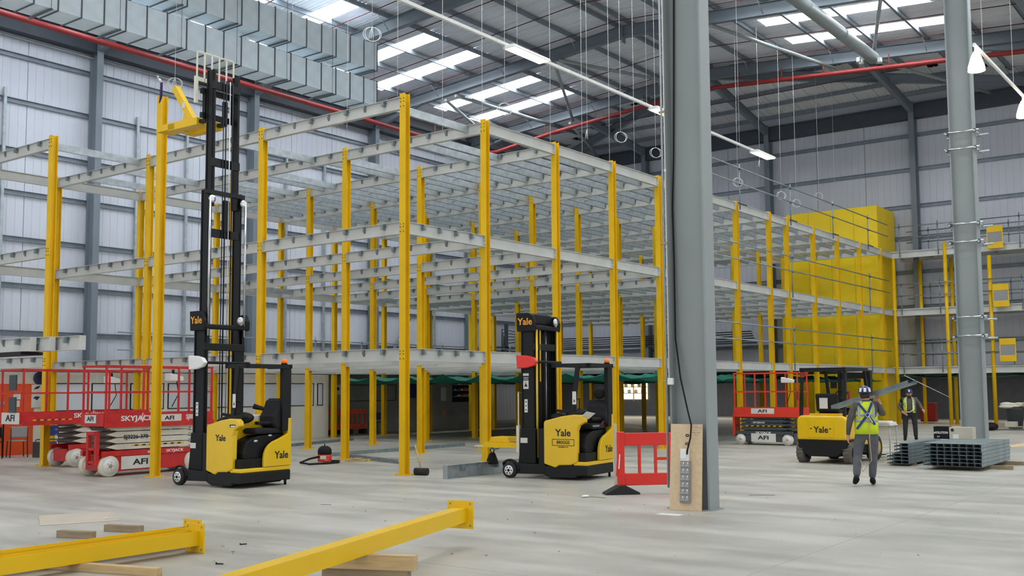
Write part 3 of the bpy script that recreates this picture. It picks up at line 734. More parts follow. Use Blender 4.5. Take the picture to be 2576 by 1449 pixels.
# ------------------------------------------------------------------ reach trucks  (local x = forks, y = left)
def wheel(mb_t, mb_h, c, r, wd, hub=.62):
    mb_t.lathe([(r*.6, -wd/2), (r*.94, -wd/2), (r, -wd/2+.02), (r, wd/2-.02), (r*.94, wd/2), (r*.6, wd/2)], c, 28, 'y')
    mb_h.lathe([(r*.18, -wd/2-.012), (r*hub, -wd/2-.008), (r*hub, wd/2+.008), (r*.18, wd/2+.012)], c, 24, 'y')
def arc(cx, cy, r, a0, a1, n): return [(cx+r*cos(R(a0+(a1-a0)*i/n)), cy+r*sin(R(a0+(a1-a0)*i/n))) for i in range(n+1)]
def reach_truck(loc, rz, label, capm, ext, second):
    t = thing('reach_truck', label, 'forklift', loc, rz, 'reach trucks')
    m = MB(); prof = [(0, .09), (.22, .085), (.26, .04), (.8, .03), (.95, .09), (.95, .26), (.66, .25), (.58, .31), (.35, .30), (.3, .28), (0, .28)]
    m.prism(prof, -.60, .60); ch = ob('chassis', m, BLK, t, bev=.02)
    for s in (1, -1):
        m = MB(); m.prism([(.9, .10), (1.85, .08), (1.88, .26), (1.8, .30), (.9, .28)], s*.50-.06 if s > 0 else -.60, s*.50+.10 if s > 0 else -.44)
        ob('straddle_leg', m, BLK, t, bev=.015)
        a, h = MB(), MB(); wheel(a, h, (1.70, s*.60, .155), .155, .11); wt = ob('load_wheel', a, RUB, t)
        ob('hub', h, WHT, wt)
        d = MB()
        for k in range(6): d.lathe([(.014, s*.064), (.014, s*.07)], (1.70+.062*cos(k*pi/3), s*.60, .155+.062*sin(k*pi/3)), 8, 'y')
        d.lathe([(.028, s*.064), (.028, s*.075)], (1.70, s*.60, .155), 10, 'y'); ob('hub_hole', d, BLK2, wt) if False else stuff(ob('hub_bolts', d, BLK2, wt))
        m = MB(); m.path([(1.70+.2*cos(a_), s*.60, .155+.2*sin(a_)) for a_ in [R(q) for q in range(35, 190, 15)]], .025, 6); ob('wheel_guard', m, BLK2, t)
    # yellow side hood
    top = [(.93, .30), (.93, 1.10), (.90, 1.135), (.55, 1.22), (.30, 1.255), (.10, 1.25), (.03, 1.20), (.02, 1.12), (.16, 1.04), (.20, .95), (.21, .34), (.35, .29), (.60, .28), (.68, .23)]
    m = MB(); m.prism(top, .50, .625); ob('side_hood', m, YELT, t, bev=.025, seg=3)
    m = MB(); m.prism([(.93, .25), (.93, 1.10), (.90, 1.13), (.55, 1.215), (.45, 1.2), (.45, .25)], -.60, .50); ob('front_hood', m, YELT, t, bev=.02)
    m = MB(); m.box(.0, .3, -.60, .60, .28, .355); ob('sill', m, YELT, t, bev=.02)
    # rear quarter panel (faces -x)
    q = [(.06, .36), (.06, .50), (.045, .60), (.0, .70), (-.07, .77), (-.16, .82), (-.32, .87), (-.46, .93), (-.52, .96), (-.53, 1.24), (-.605, 1.24), (-.605, .36)]
    m = MB(); m.prism(q, -.01, .05, 'x'); ob('rear_panel', m, YELT, t, bev=.012)
    m = MB(); m.box(.05, .9, -.605, -.55, .30, 1.22); ob('far_side_panel', m, YELT, t, bev=.01)
    # operator bay
    m = MB(); m.box(.06, .46, -.55, .55, .355, .52); ob('step', m, BLK2, t, bev=.01)
    m = MB(); m.prism([(-.54, .5), (.42, .5), (.44, .62), (.36, .84), (.1, .93), (-.54, .96)], .12, .46, 'x'); ob('seat_plinth', m, BLK2, t, bev=.03)
    m = MB(); m.prism([(-.5, .96), (.16, .96), (.2, 1.02), (.14, 1.07), (-.5, 1.06)], .08, .45, 'x'); ob('seat_cushion', m, SEATM, t, bev=.04, seg=3)
    bk = [(-.34, 1.04), (-.56, 1.04), (-.56, 1.5), (-.54, 1.60), (-.44, 1.61), (-.36, 1.56), (-.30, 1.40), (-.22, 1.28), (-.22, 1.12)] if not second else [(-.36, 1.04), (-.54, 1.04), (-.57, 1.45), (-.55, 1.53), (-.46, 1.53), (-.38, 1.40), (-.30, 1.2)]
    m = MB(); m.prism(bk, .06 if not second else .02, .47, 'x'); ob('seat_back', m, SEATM, t, bev=.05, seg=3)
    if second:
        m = MB(); m.ell((.24, -.48, 1.66), .13, .075, .12, 18, 12); ob('headrest', m, SEATM, t)
        ob('seat_belt', MB().bar((.1, -.25, 1.04), (.08, -.42, 1.16), .03, .02), REDP, t); ob('seat_lever', MB().bar((-.01, .34, 1.03), (-.01, .08, 1.03), .02, .025), GALV, t)
    else:
        ob('release_handle', MB().ell((.04, .22, .84), .02, .05, .022, 12, 8), GALV, t); ob('release_handle', MB().ell((.04, -.12, .93), .02, .05, .02, 12, 8), GALV, t)
    ob('armrest', MB().box(.1, .2, -.3, .12, 1.13, 1.19), BLK2, t, bev=.02)
    # controls
    m = MB(); m.ell((.32, .30, 1.27), .26, .22, .10, 20, 10); m.ell((.72, .18, 1.22), .22, .26, .09, 20, 10); ob('dashboard', m, BLK2, t) if False else [ob('dashboard', MB().ell((.34, .30, 1.26), .24, .22, .11, 20, 10), BLK2, t), ob('front_cowl', MB().ell((.74, .22, 1.20), .20, .28, .09, 20, 10), BLK2, t)]
    ob('steering_knob', MB().lathe([(.03, 0), (.05, .04), (.03, .09)], (.12, .40, 1.24), 12), BLK2, t)
    ob('tiller_arm', MB().bar((.75, .42, 1.33), (.30, .36, 1.28), .06, .05), BLK2, t, bev=.01)
    if second:
        p = ob('paper_sheet', MB().box(-.14, .14, -.09, .09, -.003, .003), WHT, None, (0, 0, 0)); p.parent = t; p.location = (.03, .50, 1.24); p.rotation_euler = (R(38), R(-8), R(80))
    else:
        ob('monitor', MB().tube((.15, -.12, 1.50), (.0, -.3, 1.42), .045, 12), BLK2, t) if False else ob('work_lamp', MB().tube((.25, .10, 1.47), (.10, -.02, 1.42), .05, 12, r1=.035), BLK2, t)
        ob('clip_tray', MB().box(.5, .8, -.45, -.1, 1.20, 1.30), WHT, t, bev=.02)
    # overhead guard
    ob('guard_post', MB().bar((.38, .47, 1.22), (.24, .47, 2.20), .06, .09, (1, 0, 0)), BLK, t, bev=.012)
    ob('guard_post', MB().box(.0, .09, -.60, -.39, 1.0, 2.22), BLK, t, bev=.012)
    gr = MB(); gr.box(-.02, .06, -.60, .48, 2.17, 2.245); gr.box(.50, .60, -.60, .48, 2.18, 2.245) if not second else gr.box(.74, .82, -.60, .48, 2.18, 2.245)
    xe = .6 if not second else .82
    gr.box(-.02, xe, .42, .48, 2.17, 2.245); gr.box(-.02, xe, -.60, -.54, 2.17, 2.245)
    ob('guard_roof', gr, BLK, t); 
    gb = MB()
    for k in range(5): gb.box(.06, xe-.08, -.42+k*.18, -.38+k*.18, 2.18, 2.235)
    stuff(ob('guard_bars', gb, BLK, t))
    bc = ob('beacon_base', MB().lathe([(.06, 2.245), (.055, 2.275)], (.06, -.47, 0), 18), BLK2, t); ob('beacon_lens', MB().lathe([(.05, 2.275), (.052, 2.33), (.04, 2.35)], (.06, -.47, 0), 18), AMB, bc)
    ob('grab_handle', MB().path([(.33, .44, 1.55), (.27, .36, 1.56), (.27, .36, 1.36), (.33, .44, 1.32)], .014, 8), BLK2, t)
    # mast
    def rail_(y, x0, x1, z0, z1, th, nm):
        m = MB(); s = 1 if y > 0 else -1
        m.box(x0, x1, y-th/2, y+th/2, z0, z1)
        if True: m.box(x0, x0+.03, y-s*.02-th, y+th/2 if s > 0 else y+th, z0, z1); m.box(x1-.03, x1, y-th, y+th, z0, z1)
        return ob(nm, m, BLK, t)
    for s in (1, -1): rail_(s*.45, 1.20, 1.50, .12, 3.20, .035, 'mast_outer_rail')
    hi = ext
    zi = (2.6, 5.62) if hi else (.2, 3.15); zt = (5.3, 7.98) if hi else (.25, 3.12)
    for s in (1, -1):
        rail_(s*.38, 1.24, 1.46, zi[0], zi[1], .03, 'mast_middle_rail'); rail_(s*.31, 1.26, 1.44, zt[0], zt[1], .03, 'mast_inner_rail')
        ob('lift_cylinder', MB().tube((1.17, s*.43, zi[0]+.2), (1.17, s*.43, zi[1]-.15), .022, 10), CHR if hi else YELT, t)
    ob('cross_member', MB().box(1.19, 1.26, -.48, .48, 2.52, 2.66), BLK, t, bev=.01)
    ob('cross_member', MB().box(1.19, 1.26, -.48, .48, .3, .5), BLK, t, bev=.01)
    if hi:
        ob('cross_member', MB().box(1.2, 1.27, -.44, .50, 5.52, 5.6), BLK, t); ob('cross_member', MB().box(1.24, 1.3, -.33, .33, 4.7, 4.86), BLK, t)
        ob('cross_member', MB().box(1.24, 1.3, -.33, .33, 6.08, 6.24), BLK, t); ob('cross_member', MB().box(1.24, 1.3, -.33, .33, 7.6, 7.75), BLK, t)
        for s in (1, -1):
            w_ = ob('roller', MB().lathe([(.03, 0), (.075, 0), (.075, .03), (.03, .03)], (1.16, 0, 5.42), 18, 'x'), CHR, t); w_.location = (0, 0, 0)
            w_.data.transform(Matrix.Translation((0, s*.38, 0)))
            w_.data.transform(Matrix.Translation((1.16-1.16, 0, 0)))
        ob('hose_reel', MB().box(1.22, 1.3, -.1, .06, 4.8, 5.45), BLK2, t, bev=.03)
    else:
        ob('mast_infill', MB().box(1.28, 1.42, -.30, .20, .25, 3.1), BLK, t)
        ob('hose_strip', MB().box(1.19, 1.2, .22, .26, 1.9, 3.0), YELT, t)
    for k, y in enumerate((-.12, -.05, .04, .10)): ob('lift_chain', MB().tube((1.22, y, .5), (1.22, y, 7.8 if hi else 3.0), .010 if k % 2 else .014, 6), BLK2 if k != 1 else CHR, t)
    # head with lettering
    m = MB(); m.prism([(1.16, 2.90), (1.56, 2.90), (1.58, 3.27), (1.30, 3.27), (1.20, 3.22), (1.15, 3.08)], .47, .54); hd = ob('mast_head_plate', m, BLK2, t, bev=.012)
    text('Yale', .19, TXO, hd, (1.37, .545, 3.09), (-1, 0, 0), (0, 0, 1), bold=.02)
    ob('mast_head_beam', MB().box(1.14, 1.3, -.52, .5, 2.93, 3.02), BLK2, t, bev=.02); 
    if not hi: ob('mast_head_cover', MB().box(1.26, 1.5, -.40, .48, 3.05, 3.26), BLK2, t, bev=.03)
    m = MB(); m.prism([(1.14, 2.92), (1.34, 2.92), (1.32, 3.24), (1.2, 3.24), (1.13, 3.1)], -.56, -.44); ob('mast_head_cap', m, BLK2, t, bev=.03)
    ob('chain_pulley', MB().lathe([(.05, 0), (.085, .02), (.085, .06), (.05, .08)], (1.13, -.30, 3.10), 20, 'x') if False else MB().ell((1.14, -.32, 3.10), .05, .08, .09, 18, 10), CHR, t)
    # guard bar with coloured cap
    m = MB(); m.prism([(1.56, 2.16), (1.58, 2.43), (1.34, 2.42), (1.18, 2.38), (1.10, 2.29), (1.18, 2.21), (1.34, 2.17)], .47, .56); ob('bar_cap', m, capm, t, bev=.02)
    ob('cross_bar', MB().path([(1.2, .5, 2.29), (1.12, .4, 2.29), (1.12, -.5, 2.29), (1.2, -.6, 2.29), (1.45, -.6, 2.27)], .028, 10), BLK2, t)
    # lower mast shroud, stickers
    m = MB(); m.prism([(1.16, .28), (1.56, .28), (1.52, .62), (1.50, .98), (1.16, .98)], .44, .53); ob('mast_shroud', m, BLK2, t, bev=.02)
    ob('bay_lining', MB().box(.94, 1.05, -.55, .6, .26, .98), BLK, t)
    def sticker(x, z, w_, h_, m_=STICK, y=.531): return ob('sticker', MB().box(x-w_/2, x+w_/2, y-.001, y+.003, z-h_/2, z+h_/2), m_, t)
    sticker(1.42, .74, .16, .10); s_ = sticker(1.40, 1.42, .07, .26, y=.469)
    for k in range(3): ob('mark', MB().lathe([(.015, .4725), (.015, .4735)], (1.40, 0, 1.34+k*.08), 8, 'y'), TXB, s_)
    if second:
        sticker(1.40, 2.04, .13, .05, y=.469)
        for k in range(4): sticker(1.40, 1.98-k*.03, .12-.01*k, .012, y=.469)
        s_ = sticker(1.40, 1.84, .12, .17, y=.469); tri = MB(); tri.prism([(1.36, 1.80), (1.44, 1.80), (1.40, 1.88)], .4725, .4735); ob('warning_triangle', tri, TXB, s_)
    pst = ob('sticker', MB().box(.285, .335, .50, .506, 1.70, 1.96).box(.29, .33, .50, .506, 1.97, 2.03) if False else MB().box(.27, .35, .503, .508, 1.45, 1.70), STICK, t)
    ob('mark', MB().prism([(.29, 1.50), (.33, 1.50), (.31, 1.56)], .5085, .5095), TXB, pst)
    # lettering on the body
    if second:
        text('Yale', .19, TXB, t, (.50, .628, .90), (-1, 0, 0), (0, 0, 1), bold=.02)
        text('BRIGGS', .085, TXB, t, (.50, .628, .72), (-1, 0, 0), (0, 0, 1), bold=.02)
        b_ = MB(); 
        for a_, c_, e_, f_ in ((.26, .74, .655, .665), (.26, .74, .775, .785), (.26, .27, .655, .785), (.73, .74, .655, .785)): b_.box(a_, c_, .626, .629, e_, f_)
        ob('logo_frame', b_, TXB, t); text('EQUIPMENT UK', .03, TXB, t, (.50, .628, .63), (-1, 0, 0), (0, 0, 1))
    else:
        text('Yale', .16, TXB, t, (.52, .628, .90), (-1, 0, 0), (0, 0, 1), bold=.02)
        ob('asset_label', MB().box(.12, .27, .626, .63, 1.10, 1.15), TXB, t); ob('asset_label', MB().box(.12, .24, .6305, .632, 1.105, 1.13), WHT, t)
    text('Yale', .19, TXB, t, (-.013, -.36, .56), (0, -1, 0), (0, 0, 1), bold=.02)
    ob('castor', MB().tube((.06, -.52, .0), (.06, -.52, .1), .025, 10), BLK2, t)
    # carriage, load backrest, fork adapter
    zc = 7.05 if hi else .62
    m = MB(); m.box(1.46, 1.54, -.42, .42, zc+.0, zc+.10); m.box(1.46, 1.54, -.42, .42, zc+.48, zc+.58); m.box(1.46, 1.54, .30, .36, zc, zc+.58); m.box(1.46, 1.54, -.36, -.30, zc, zc+.58); ob('carriage', m, BLK, t)
    br_ = MB(); zb = 7.78 if hi else .95; zt_ = zb+(.60 if hi else .75)
    br_.box(1.56, 1.59, -.44, .50, zb, zb+.08); br_.box(1.56, 1.58, -.43, .49, zt_-.025, zt_)
    for k in range(6): br_.box(1.56, 1.58, -.43+k*.178, -.40+k*.178, zb, zt_)
    br_.box(1.54, 1.60, .46, .52, zb-.45, zb+.08); br_.box(1.54, 1.60, -.46, -.42, zb-.12, zb+.08)
    ob('load_backrest', br_, IVO, t)
    for s in (1, -1):
        m = MB(); m.bar((1.58, s*.22, zc+.45), (1.58, s*.22, zc+.0), .1, .05, (1, 0, 0)); ln = .85 if hi else 1.15
        m.prism([(1.56, zc-.04), (1.56, zc+.03), (1.6+ln, zc-.02), (1.6+ln, zc-.04)], s*.22-.05, s*.22+.05); ob('fork', m, BLK if hi else IVO, t)
    a = thing('lifting_adapter', 'x', 'x'); del a['label'], a['category']; a.name = 'lifting_adapter'; a.parent = t
    if hi:
        ob('adapter_frame', MB().box(1.75, 2.65, .14, .32, zc-.08, zc+.06).box(1.75, 2.65, -.32, -.14, zc-.08, zc+.06).box(1.9, 3.05, -.04, .30, zc-.05, zc+.08).box(2.45, 2.65, -.32, .32, zc-.07, zc+.05), YELB, a)
        m = MB(); m.bar((2.10, .1, zc+.05), (2.72, .1, zc+.86), .12, .13); ob('boom', m, YELB, a)
        ob('gusset', MB().prism([(2.1, zc+.06), (2.5, zc+.06), (2.4, zc+.4)], .09, .11), YELB, a)
        ob('maker_plate', MB().box(2.33, 2.42, .162, .166, zc+.38, zc+.5), STICK, a)
    else:
        ob('adapter_frame', MB().box(1.7, 2.50, .14, .32, zc-.05, zc+.05).box(1.7, 2.50, -.32, -.14, zc-.05, zc+.05), YELB, a)
        ob('adapter_top', MB().prism([(1.95, zc+.05), (2.45, zc+.05), (2.38, zc+.16), (2.0, zc+.16)], -.2, .2), YELB, a, bev=.01)
    return t
t1 = reach_truck((12.60, 15.20, 0), R(92), 'yellow and black reach truck with mast fully raised, left foreground', WHT, True, False)
t2 = reach_truck((17.34, 10.95, 0), R(97), 'yellow and black reach truck with lowered mast and red cap, centre', REDB, False, True)
# sling and shackle to the lifted column
t = thing('lifting_sling', 'purple sling and shackle tying the raised boom to the hanging yellow column', 'sling', (12.72, 18.9, 7.86))
ob('strap', MB().path([(.06, .10, 0), (.0, -.02, .18), (-.1, -.17, .36)], .028, 8), PURP, t); ob('shackle', MB().path([(-.1, -.17, .36), (-.12, -.12, .45), (-.1, -.02, .52)], .03, 8), CHR, t)
t = thing('lifting_clamp', 'black beam clamp hanging on a wire sling from the low fork adapter', 'clamp', (17.05, 13.42, .24))
ob('jaw', MB().prism([(-.12, -.03), (.12, -.03), (.10, .06), (.03, .2), (-.03, .2), (-.10, .06)], -.06, .06, 'x'), BLK2, t, bev=.01)
ob('ring', MB().path([(0, .05*cos(a), .25+.05*sin(a)) for a in [2*pi*k/14 for k in range(14)]], .012, 6, closed=True), BLK2, t)
ob('wire_sling', MB().path([(0, .15*cos(a)-.06, .33+.05*sin(a)) for a in [2*pi*k/20 for k in range(20)]], .013, 6, closed=True), GALVD, t)
# held column
t = thing('steel_upright', 'tall loose yellow column held upright by the raised lifting boom', 'column', (12.83, 18.99, 0))
link('shaft', cm, None, t); link('base_plate', bpm, None, t)

# ------------------------------------------------------------------ scissor lifts
def scissor(loc, rz, label, Lc, Wc, ext, zd, zr_, bodym, basem, armm, wr, texts, ladder=True, tyrem=IVO):
    t = thing('scissor_lift', label, 'scissor lift', loc, rz, 'scissor lifts')
    hw = Wc/2; x0, x1 = -Lc/2, Lc/2
    ob('chassis', MB().box(x0+.32, x1-.32, -hw+.02, hw-.02, .10, wr*1.9), basem, t, bev=.01)
    ob('chassis_rail', MB().box(x0, x1, -hw+.0, -hw+.08, wr*1.9, wr*1.9+.11), basem, t); ob('chassis_rail', MB().box(x0, x1, hw-.08, hw, wr*1.9, wr*1.9+.11), basem, t)
    ob('axle_beam', MB().box(x0+.02, x0+.4, -hw+.16, hw-.16, wr*.6, wr*1.9), basem, t); ob('axle_beam', MB().box(x1-.4, x1-.02, -hw+.16, hw-.16, wr*.6, wr*1.9), basem, t)
    for sx in (x0+.17, x1-.17):
        for sy in (-1, 1):
            a, h = MB(), MB(); wheel(a, h, (sx, sy*(hw-.06), wr), wr, .13, .74); w_ = ob('wheel', a, tyrem, t); ob('hub', h, WHT, w_)
            c = MB(); c.lathe([(wr*.16, sy*.085), (wr*.2, sy*.08)], (sx, sy*(hw-.06), wr), 12, 'y')
            for k in range(5): c.lathe([(.012, sy*.07), (.012, sy*.08)], (sx+wr*.36*cos(k*1.2566), sy*(hw-.06), wr+wr*.36*sin(k*1.2566)), 6, 'y')
            stuff(ob('wheel_nuts', c, KRAFT, w_))
    pivm = DKG if armm is DKG else TYRE
    zb = wr*1.9+.12; nl = 4; hstep = (zd-zb)/nl
    for k in range(nl):
        za = zb+k*hstep+.008; zc = za+hstep-.016; zm = (za+zc)/2; e = .16 if k % 2 else .05
        for s in (-1, 1):
            y0 = s*(hw-.06)
            ob('scissor_arm', MB().prism([(x0+.1, zm), (x0+.34, za), (x1-.34, za), (x1-.1, zm), (x1-.34, zc), (x0+.34, zc)], y0-.035, y0+.035), armm, t, bev=.006)
        ob('pivot_tube', MB().tube((x0+.2, -hw+.1, zm), (x0+.2, hw-.1, zm), hstep*.42, 12), pivm, t)
        ob('pivot_tube', MB().tube((x1-.2, -hw+.1, zm), (x1-.2, hw-.1, zm), hstep*.42, 12), pivm, t)
    p0, p1 = ext
    ob('deck', MB().box(p0, p1, -hw, hw, zd, zd+.06), bodym, t)
    tb = .24
    ob('toe_board', MB().box(p0, p1, -hw-.02, -hw+.01, zd-.02, zd+tb), bodym, t); ob('toe_board', MB().box(p0, p1, hw-.01, hw+.02, zd-.02, zd+tb), bodym, t)
    ob('toe_board', MB().box(p0-.02, p0+.01, -hw, hw, zd-.02, zd+tb), bodym, t); ob('toe_board', MB().box(p1-.01, p1+.02, -hw, hw, zd-.02, zd+tb), bodym, t)
    ob('toe_lip', MB().box(p0-.01, p1+.01, -hw-.05, -hw-.02, zd-.05, zd+.05), bodym, t)
    zm_ = zd+(zr_-zd)*.56
    n = 4
    for k in range(n):
        x = p0+.03+(p1-p0-.06)*k/(n-1)
        for s in (-1, 1): ob('rail_post', MB().box(x-.018, x+.018, s*hw-.018, s*hw+.018, zd+tb-.05, zr_), bodym, t)
    for z, nm in ((zr_, 'top_rail'), (zm_, 'mid_rail')):
        r_ = .02
        for s in (-1, 1): ob(nm, MB().box(p0, p1, s*hw-r_, s*hw+r_, z-r_, z+r_), bodym, t)
        ob(nm, MB().box(p0-r_, p0+r_, -hw, hw, z-r_, z+r_), bodym, t); ob(nm, MB().box(p1-r_, p1+r_, -hw, hw, z-r_, z+r_), bodym, t)
    if ladder:
        xl = x0-.06; m = MB(); 
        for y in (-.28, .0): m.box(xl-.05, xl+.03, y-.035, y+.035, .25, .93)
        m.box(xl-.05, xl+.03, -.28, .0, .86, .93); m.box(xl-.05, xl+.03, -.28, 0, .55, .60); m.box(xl-.05, xl+.03, -.28, 0, .28, .33); ob('entry_ladder', m, bodym, t)
    cbx = ob('control_box', MB().prism([(p1-.75, zr_-.30), (p1-.40, zr_-.30), (p1-.40, zr_-.20), (p1-.75, zr_-.12)], hw-.28, hw-.05), WHT, t, bev=.015)
    ob('joystick', MB().lathe([(.022, 0), (.03, .06), (.03, .12)], (p1-.6, hw-.16, zr_-.16), 10), BLK2, cbx)
    ob('control_cable', MB().path([(p1-.5, hw-.16, zr_-.3), (p1-.48, hw-.2, zr_-.6), (p1-.62, hw-.16, zd+.35)], .01, 6), BLK2, t)
    for (nm, pos, rv, sz, m_, s_, back) in texts:
        if back: 
            bw, bh, bm_ = back; rv_ = Vector(rv); nv = rv_.cross(Vector((0, 0, 1))); P = Vector(pos)
            pl = MB(); a_ = rv_*bw/2; u_ = Vector((0, 0, bh/2)); o_ = nv*.002
            c0 = P+o_; c1 = P+o_*2
            for c_ in (c0, c1): pl.quad([c_-a_-u_, c_+a_-u_, c_+a_+u_, c_-a_+u_])
            q = ob('decal_plate', pl, bm_, t)
            text(nm, sz, m_, q, P+o_*3, rv, (0, 0, 1), sx=s_, bold=.025)
        else: text(nm, sz, m_, t, pos, rv, (0, 0, 1), sx=s_, bold=.025)
    return t
def swoosh(t, x, y, z, s, m=TXW):     # the little check-shaped mark over the J of the lettering
    mb = MB(); mb.prism([(x, z), (x+.10*s, z+.26*s), (x+.13*s, z+.26*s), (x+.07*s, z+.02*s)], y-.001, y+.001); mb.prism([(x+.06*s, z-.02*s), (x+.17*s, z+.20*s), (x+.19*s, z+.20*s), (x+.12*s, z-.08*s)], y-.001, y+.001)
    ob('logo_tick', mb, m, t)
def hazard(t, x0, x1, y, z, h=.03, cols=(YELB, TXB)):
    n = int((x1-x0)/.09)
    for c in (0, 1):
        mb = MB()
        for k in range(n):
            if k % 2 == c: a = x0+k*.09; mb.quad([(a, y, z), (a+.09, y, z), (a+.11, y, z+h), (a+.02, y, z+h)])
        stuff(ob('hazard_stripe', mb, cols[c], t))
hw = .40; yo = -hw-.022
s1 = scissor((13.28, 20.15, 0), R(2), 'red scissor lift with cream arms behind the held column, nearer of two', 2.42, .80, (-1.2, 1.55), 1.06, 2.29, RED, RED, CRM, .22,
    [('SKYJACK', (-.42, yo, 1.19), (1, 0, 0), .15, TXW, 1.35, None), ('SJIII 3226', (1.05, yo, 1.19), (1, 0, 0), .14, TXW, .9, None), ('AFI', (.38, yo, 1.18), (1, 0, 0), .12, TXB, 1.5, (.62, .16, STICK)),
     ('AFI', (-.30, -.387, .27), (1, 0, 0), .17, TXB, 1.6, (.95, .27, STICK)), ('Hire\nfrom', (-.66, -.389, .31), (1, 0, 0), .06, TXB, 1.0, None), ('SJ3226-370', (-.42, -.378, .80), (1, 0, 0), .115, TXB, 1.15, None),
     ('SKYJACK', (.55, -.402, .47), (1, 0, 0), .08, TXW, 1.4, None), ('SJIII 3226', (-.05, -.402, .47), (1, 0, 0), .05, TXW, 1.0, None), ('AFI', (-1.222, .05, 1.19), (0, -1, 0), .13, TXB, 1.3, (.40, .17, STICK))])
swoosh(s1, -.36, yo-.001, 1.15, .6); hazard(s1, -.55, .85, -.378, .61)
s2 = scissor((14.45, 23.52, 0), R(4), 'red scissor lift with cream arms at the far left, platform extended', 2.42, .84, (-2.45, .95), 1.06, 2.27, RED, RED, CRM, .22,
    [('SKYJACK', (-.75, -.442, 1.20), (1, 0, 0), .15, TXW, 1.35, None), ('AFI', (-2.472, -.03, 1.17), (0, -1, 0), .2, TXB, 1.3, (.70, .26, STICK)), ('SKYJACK', (0.2, -.422, .47), (1, 0, 0), .08, TXW, 1.4, None)], ladder=False)
swoosh(s2, -.69, -.445, 1.16, .6); hazard(s2, -2.2, -1.2, -.443, 1.10, .04, (YELB, DKG)); hazard(s2, -.7, .3, -.40, .61)
for i, z in enumerate((1.45, 1.95)): ob('control_panel', MB().box(-2.5, -2.47, -.25, .02, z-.15, z+.2), DKG, s2)
s3 = scissor((30.45, 13.12, 0), R(-90), 'orange-red scissor lift with dark grey base and arms, right of the big column', 1.85, .76, (-.95, 1.15), .90, 2.19, REDO, DKG, DKG, .165,
    [('AFI', (.0, -.402, 1.03), (1, 0, 0), .13, TXB, 1.7, (.75, .17, STICK)), ('AFI', (.0, -.382, .22), (1, 0, 0), .16, TXB, 1.6, (.80, .26, STICK)), ('SKYJACK', (.0, -.382, .37), (1, 0, 0), .09, TXW, 1.4, None), ('SKYJACK', (-.15, -.358, .68), (1, 0, 0), .07, TXW, 1.4, None)])
hazard(s3, -.6, .6, -.358, .56)

# ------------------------------------------------------------------ counterbalance forklift seen from behind (x = forks)
t = thing('counterbalance_forklift', 'yellow counterbalance forklift seen from behind beside the walking man', 'forklift', (23.4, 8.80, 0), R(-3))
prof = [(-.60, .54), (.60, .54), (.60, 1.02), (.52, 1.10), (-.52, 1.10), (-.60, 1.02)]
m = MB(); m.prism(prof, 0, .75, 'x'); ob('counterweight', m, YELT, t, bev=.05, seg=3)
ob('rear_cover', MB().box(-.012, .0, -.30, .30, .60, .99), YELT, t, bev=.01); ob('cover_latch', MB().box(-.02, -.012, -.24, -.20, .79, .81), BLK2, t); ob('cover_latch', MB().box(-.02, -.012, .22, .26, .79, .81), BLK2, t)
text('Yale', .20, TXB, t, (-.016, .0, .77), (0, -1, 0), (0, 0, 1), bold=.02)
m = MB(); m.prism([(-.60, .54), (.60, .54), (.58, .36), (.34, .16), (-.34, .16), (-.58, .36)], .03, .6, 'x'); ob('lower_counterweight', m, BLK, t, bev=.02)
ob('side_body', MB().box(.75, 1.75, -.58, .58, .40, 1.08), YELT, t, bev=.03); text('Yale', .18, TXB, t, (1.0, -.585, .78), (1, 0, 0), (0, 0, 1), bold=.02)
ob('chassis', MB().box(.4, 1.9, -.5, .5, .2, .5), BLK, t)
for s in (-1, 1):
    a, h = MB(), MB(); wheel(a, h, (.28, s*.56, .25), .25, .17, .55)
    for k in range(18):
        q = 2*pi*k/18; a.bar((.28+.25*cos(q), s*.56-.08, .25+.25*sin(q)), (.28+.25*cos(q), s*.56+.08, .25+.25*sin(q)), .035, .03, (cos(q), 0, sin(q)))
    w_ = ob('rear_wheel', a, TYRE, t); ob('hub', h, BLK, w_); ob('hub_cap', MB().lathe([(.05, s*.09), (.045, s*.12)], (.28, s*.56, .25), 14, 'y'), IVO, w_)
    a, h = MB(), MB(); wheel(a, h, (1.85, s*.50, .30), .30, .2, .55); w_ = ob('front_wheel', a, RUB, t); ob('hub', h, YELT, w_)
    m = MB(); m.bar((.10, s*.52, 1.08), (.22, s*.52, 2.14), .07, .07, (1, 0, 0)); ob('guard_post', m, BLK, t, bev=.01)
    m = MB(); m.bar((1.75, s*.48, 1.0), (1.45, s*.48, 2.14), .07, .07, (1, 0, 0)); ob('guard_post', m, BLK, t, bev=.01)
g_ = MB(); g_.box(.15, 1.5, -.56, -.48, 2.12, 2.2); g_.box(.15, 1.5, .48, .56, 2.12, 2.2); g_.box(.15, .23, -.5, .5, 2.12, 2.2); g_.box(1.42, 1.5, -.5, .5, 2.12, 2.2)
ob('guard_roof', g_, BLK, t); g_ = MB()
for k in range(7): g_.box(.2, 1.45, -.40+k*.125, -.36+k*.125, 2.13, 2.18)
stuff(ob('guard_bars', g_, BLK, t))
ob('tail_lamp', MB().box(.08, .14, .42, .50, 1.98, 2.1), REDP, t); ob('grab_bar', MB().box(.0, .05, .56, .62, 1.45, 1.65), REDP, t); ob('grab_bar', MB().box(.2, .25, -.62, -.57, 1.45, 1.65), REDP, t)
ob('seat_cushion', MB().box(.45, .95, -.25, .25, 1.10, 1.22), SEATM, t, bev=.04); ob('seat_back', MB().prism([(.36, 1.18), (.50, 1.18), (.42, 1.60), (.30, 1.60)], -.27, .27), SEATM, t, bev=.04)
ob('data_sheet', MB().box(.285, .295, -.05, .15, 1.25, 1.5), STICK, t); 
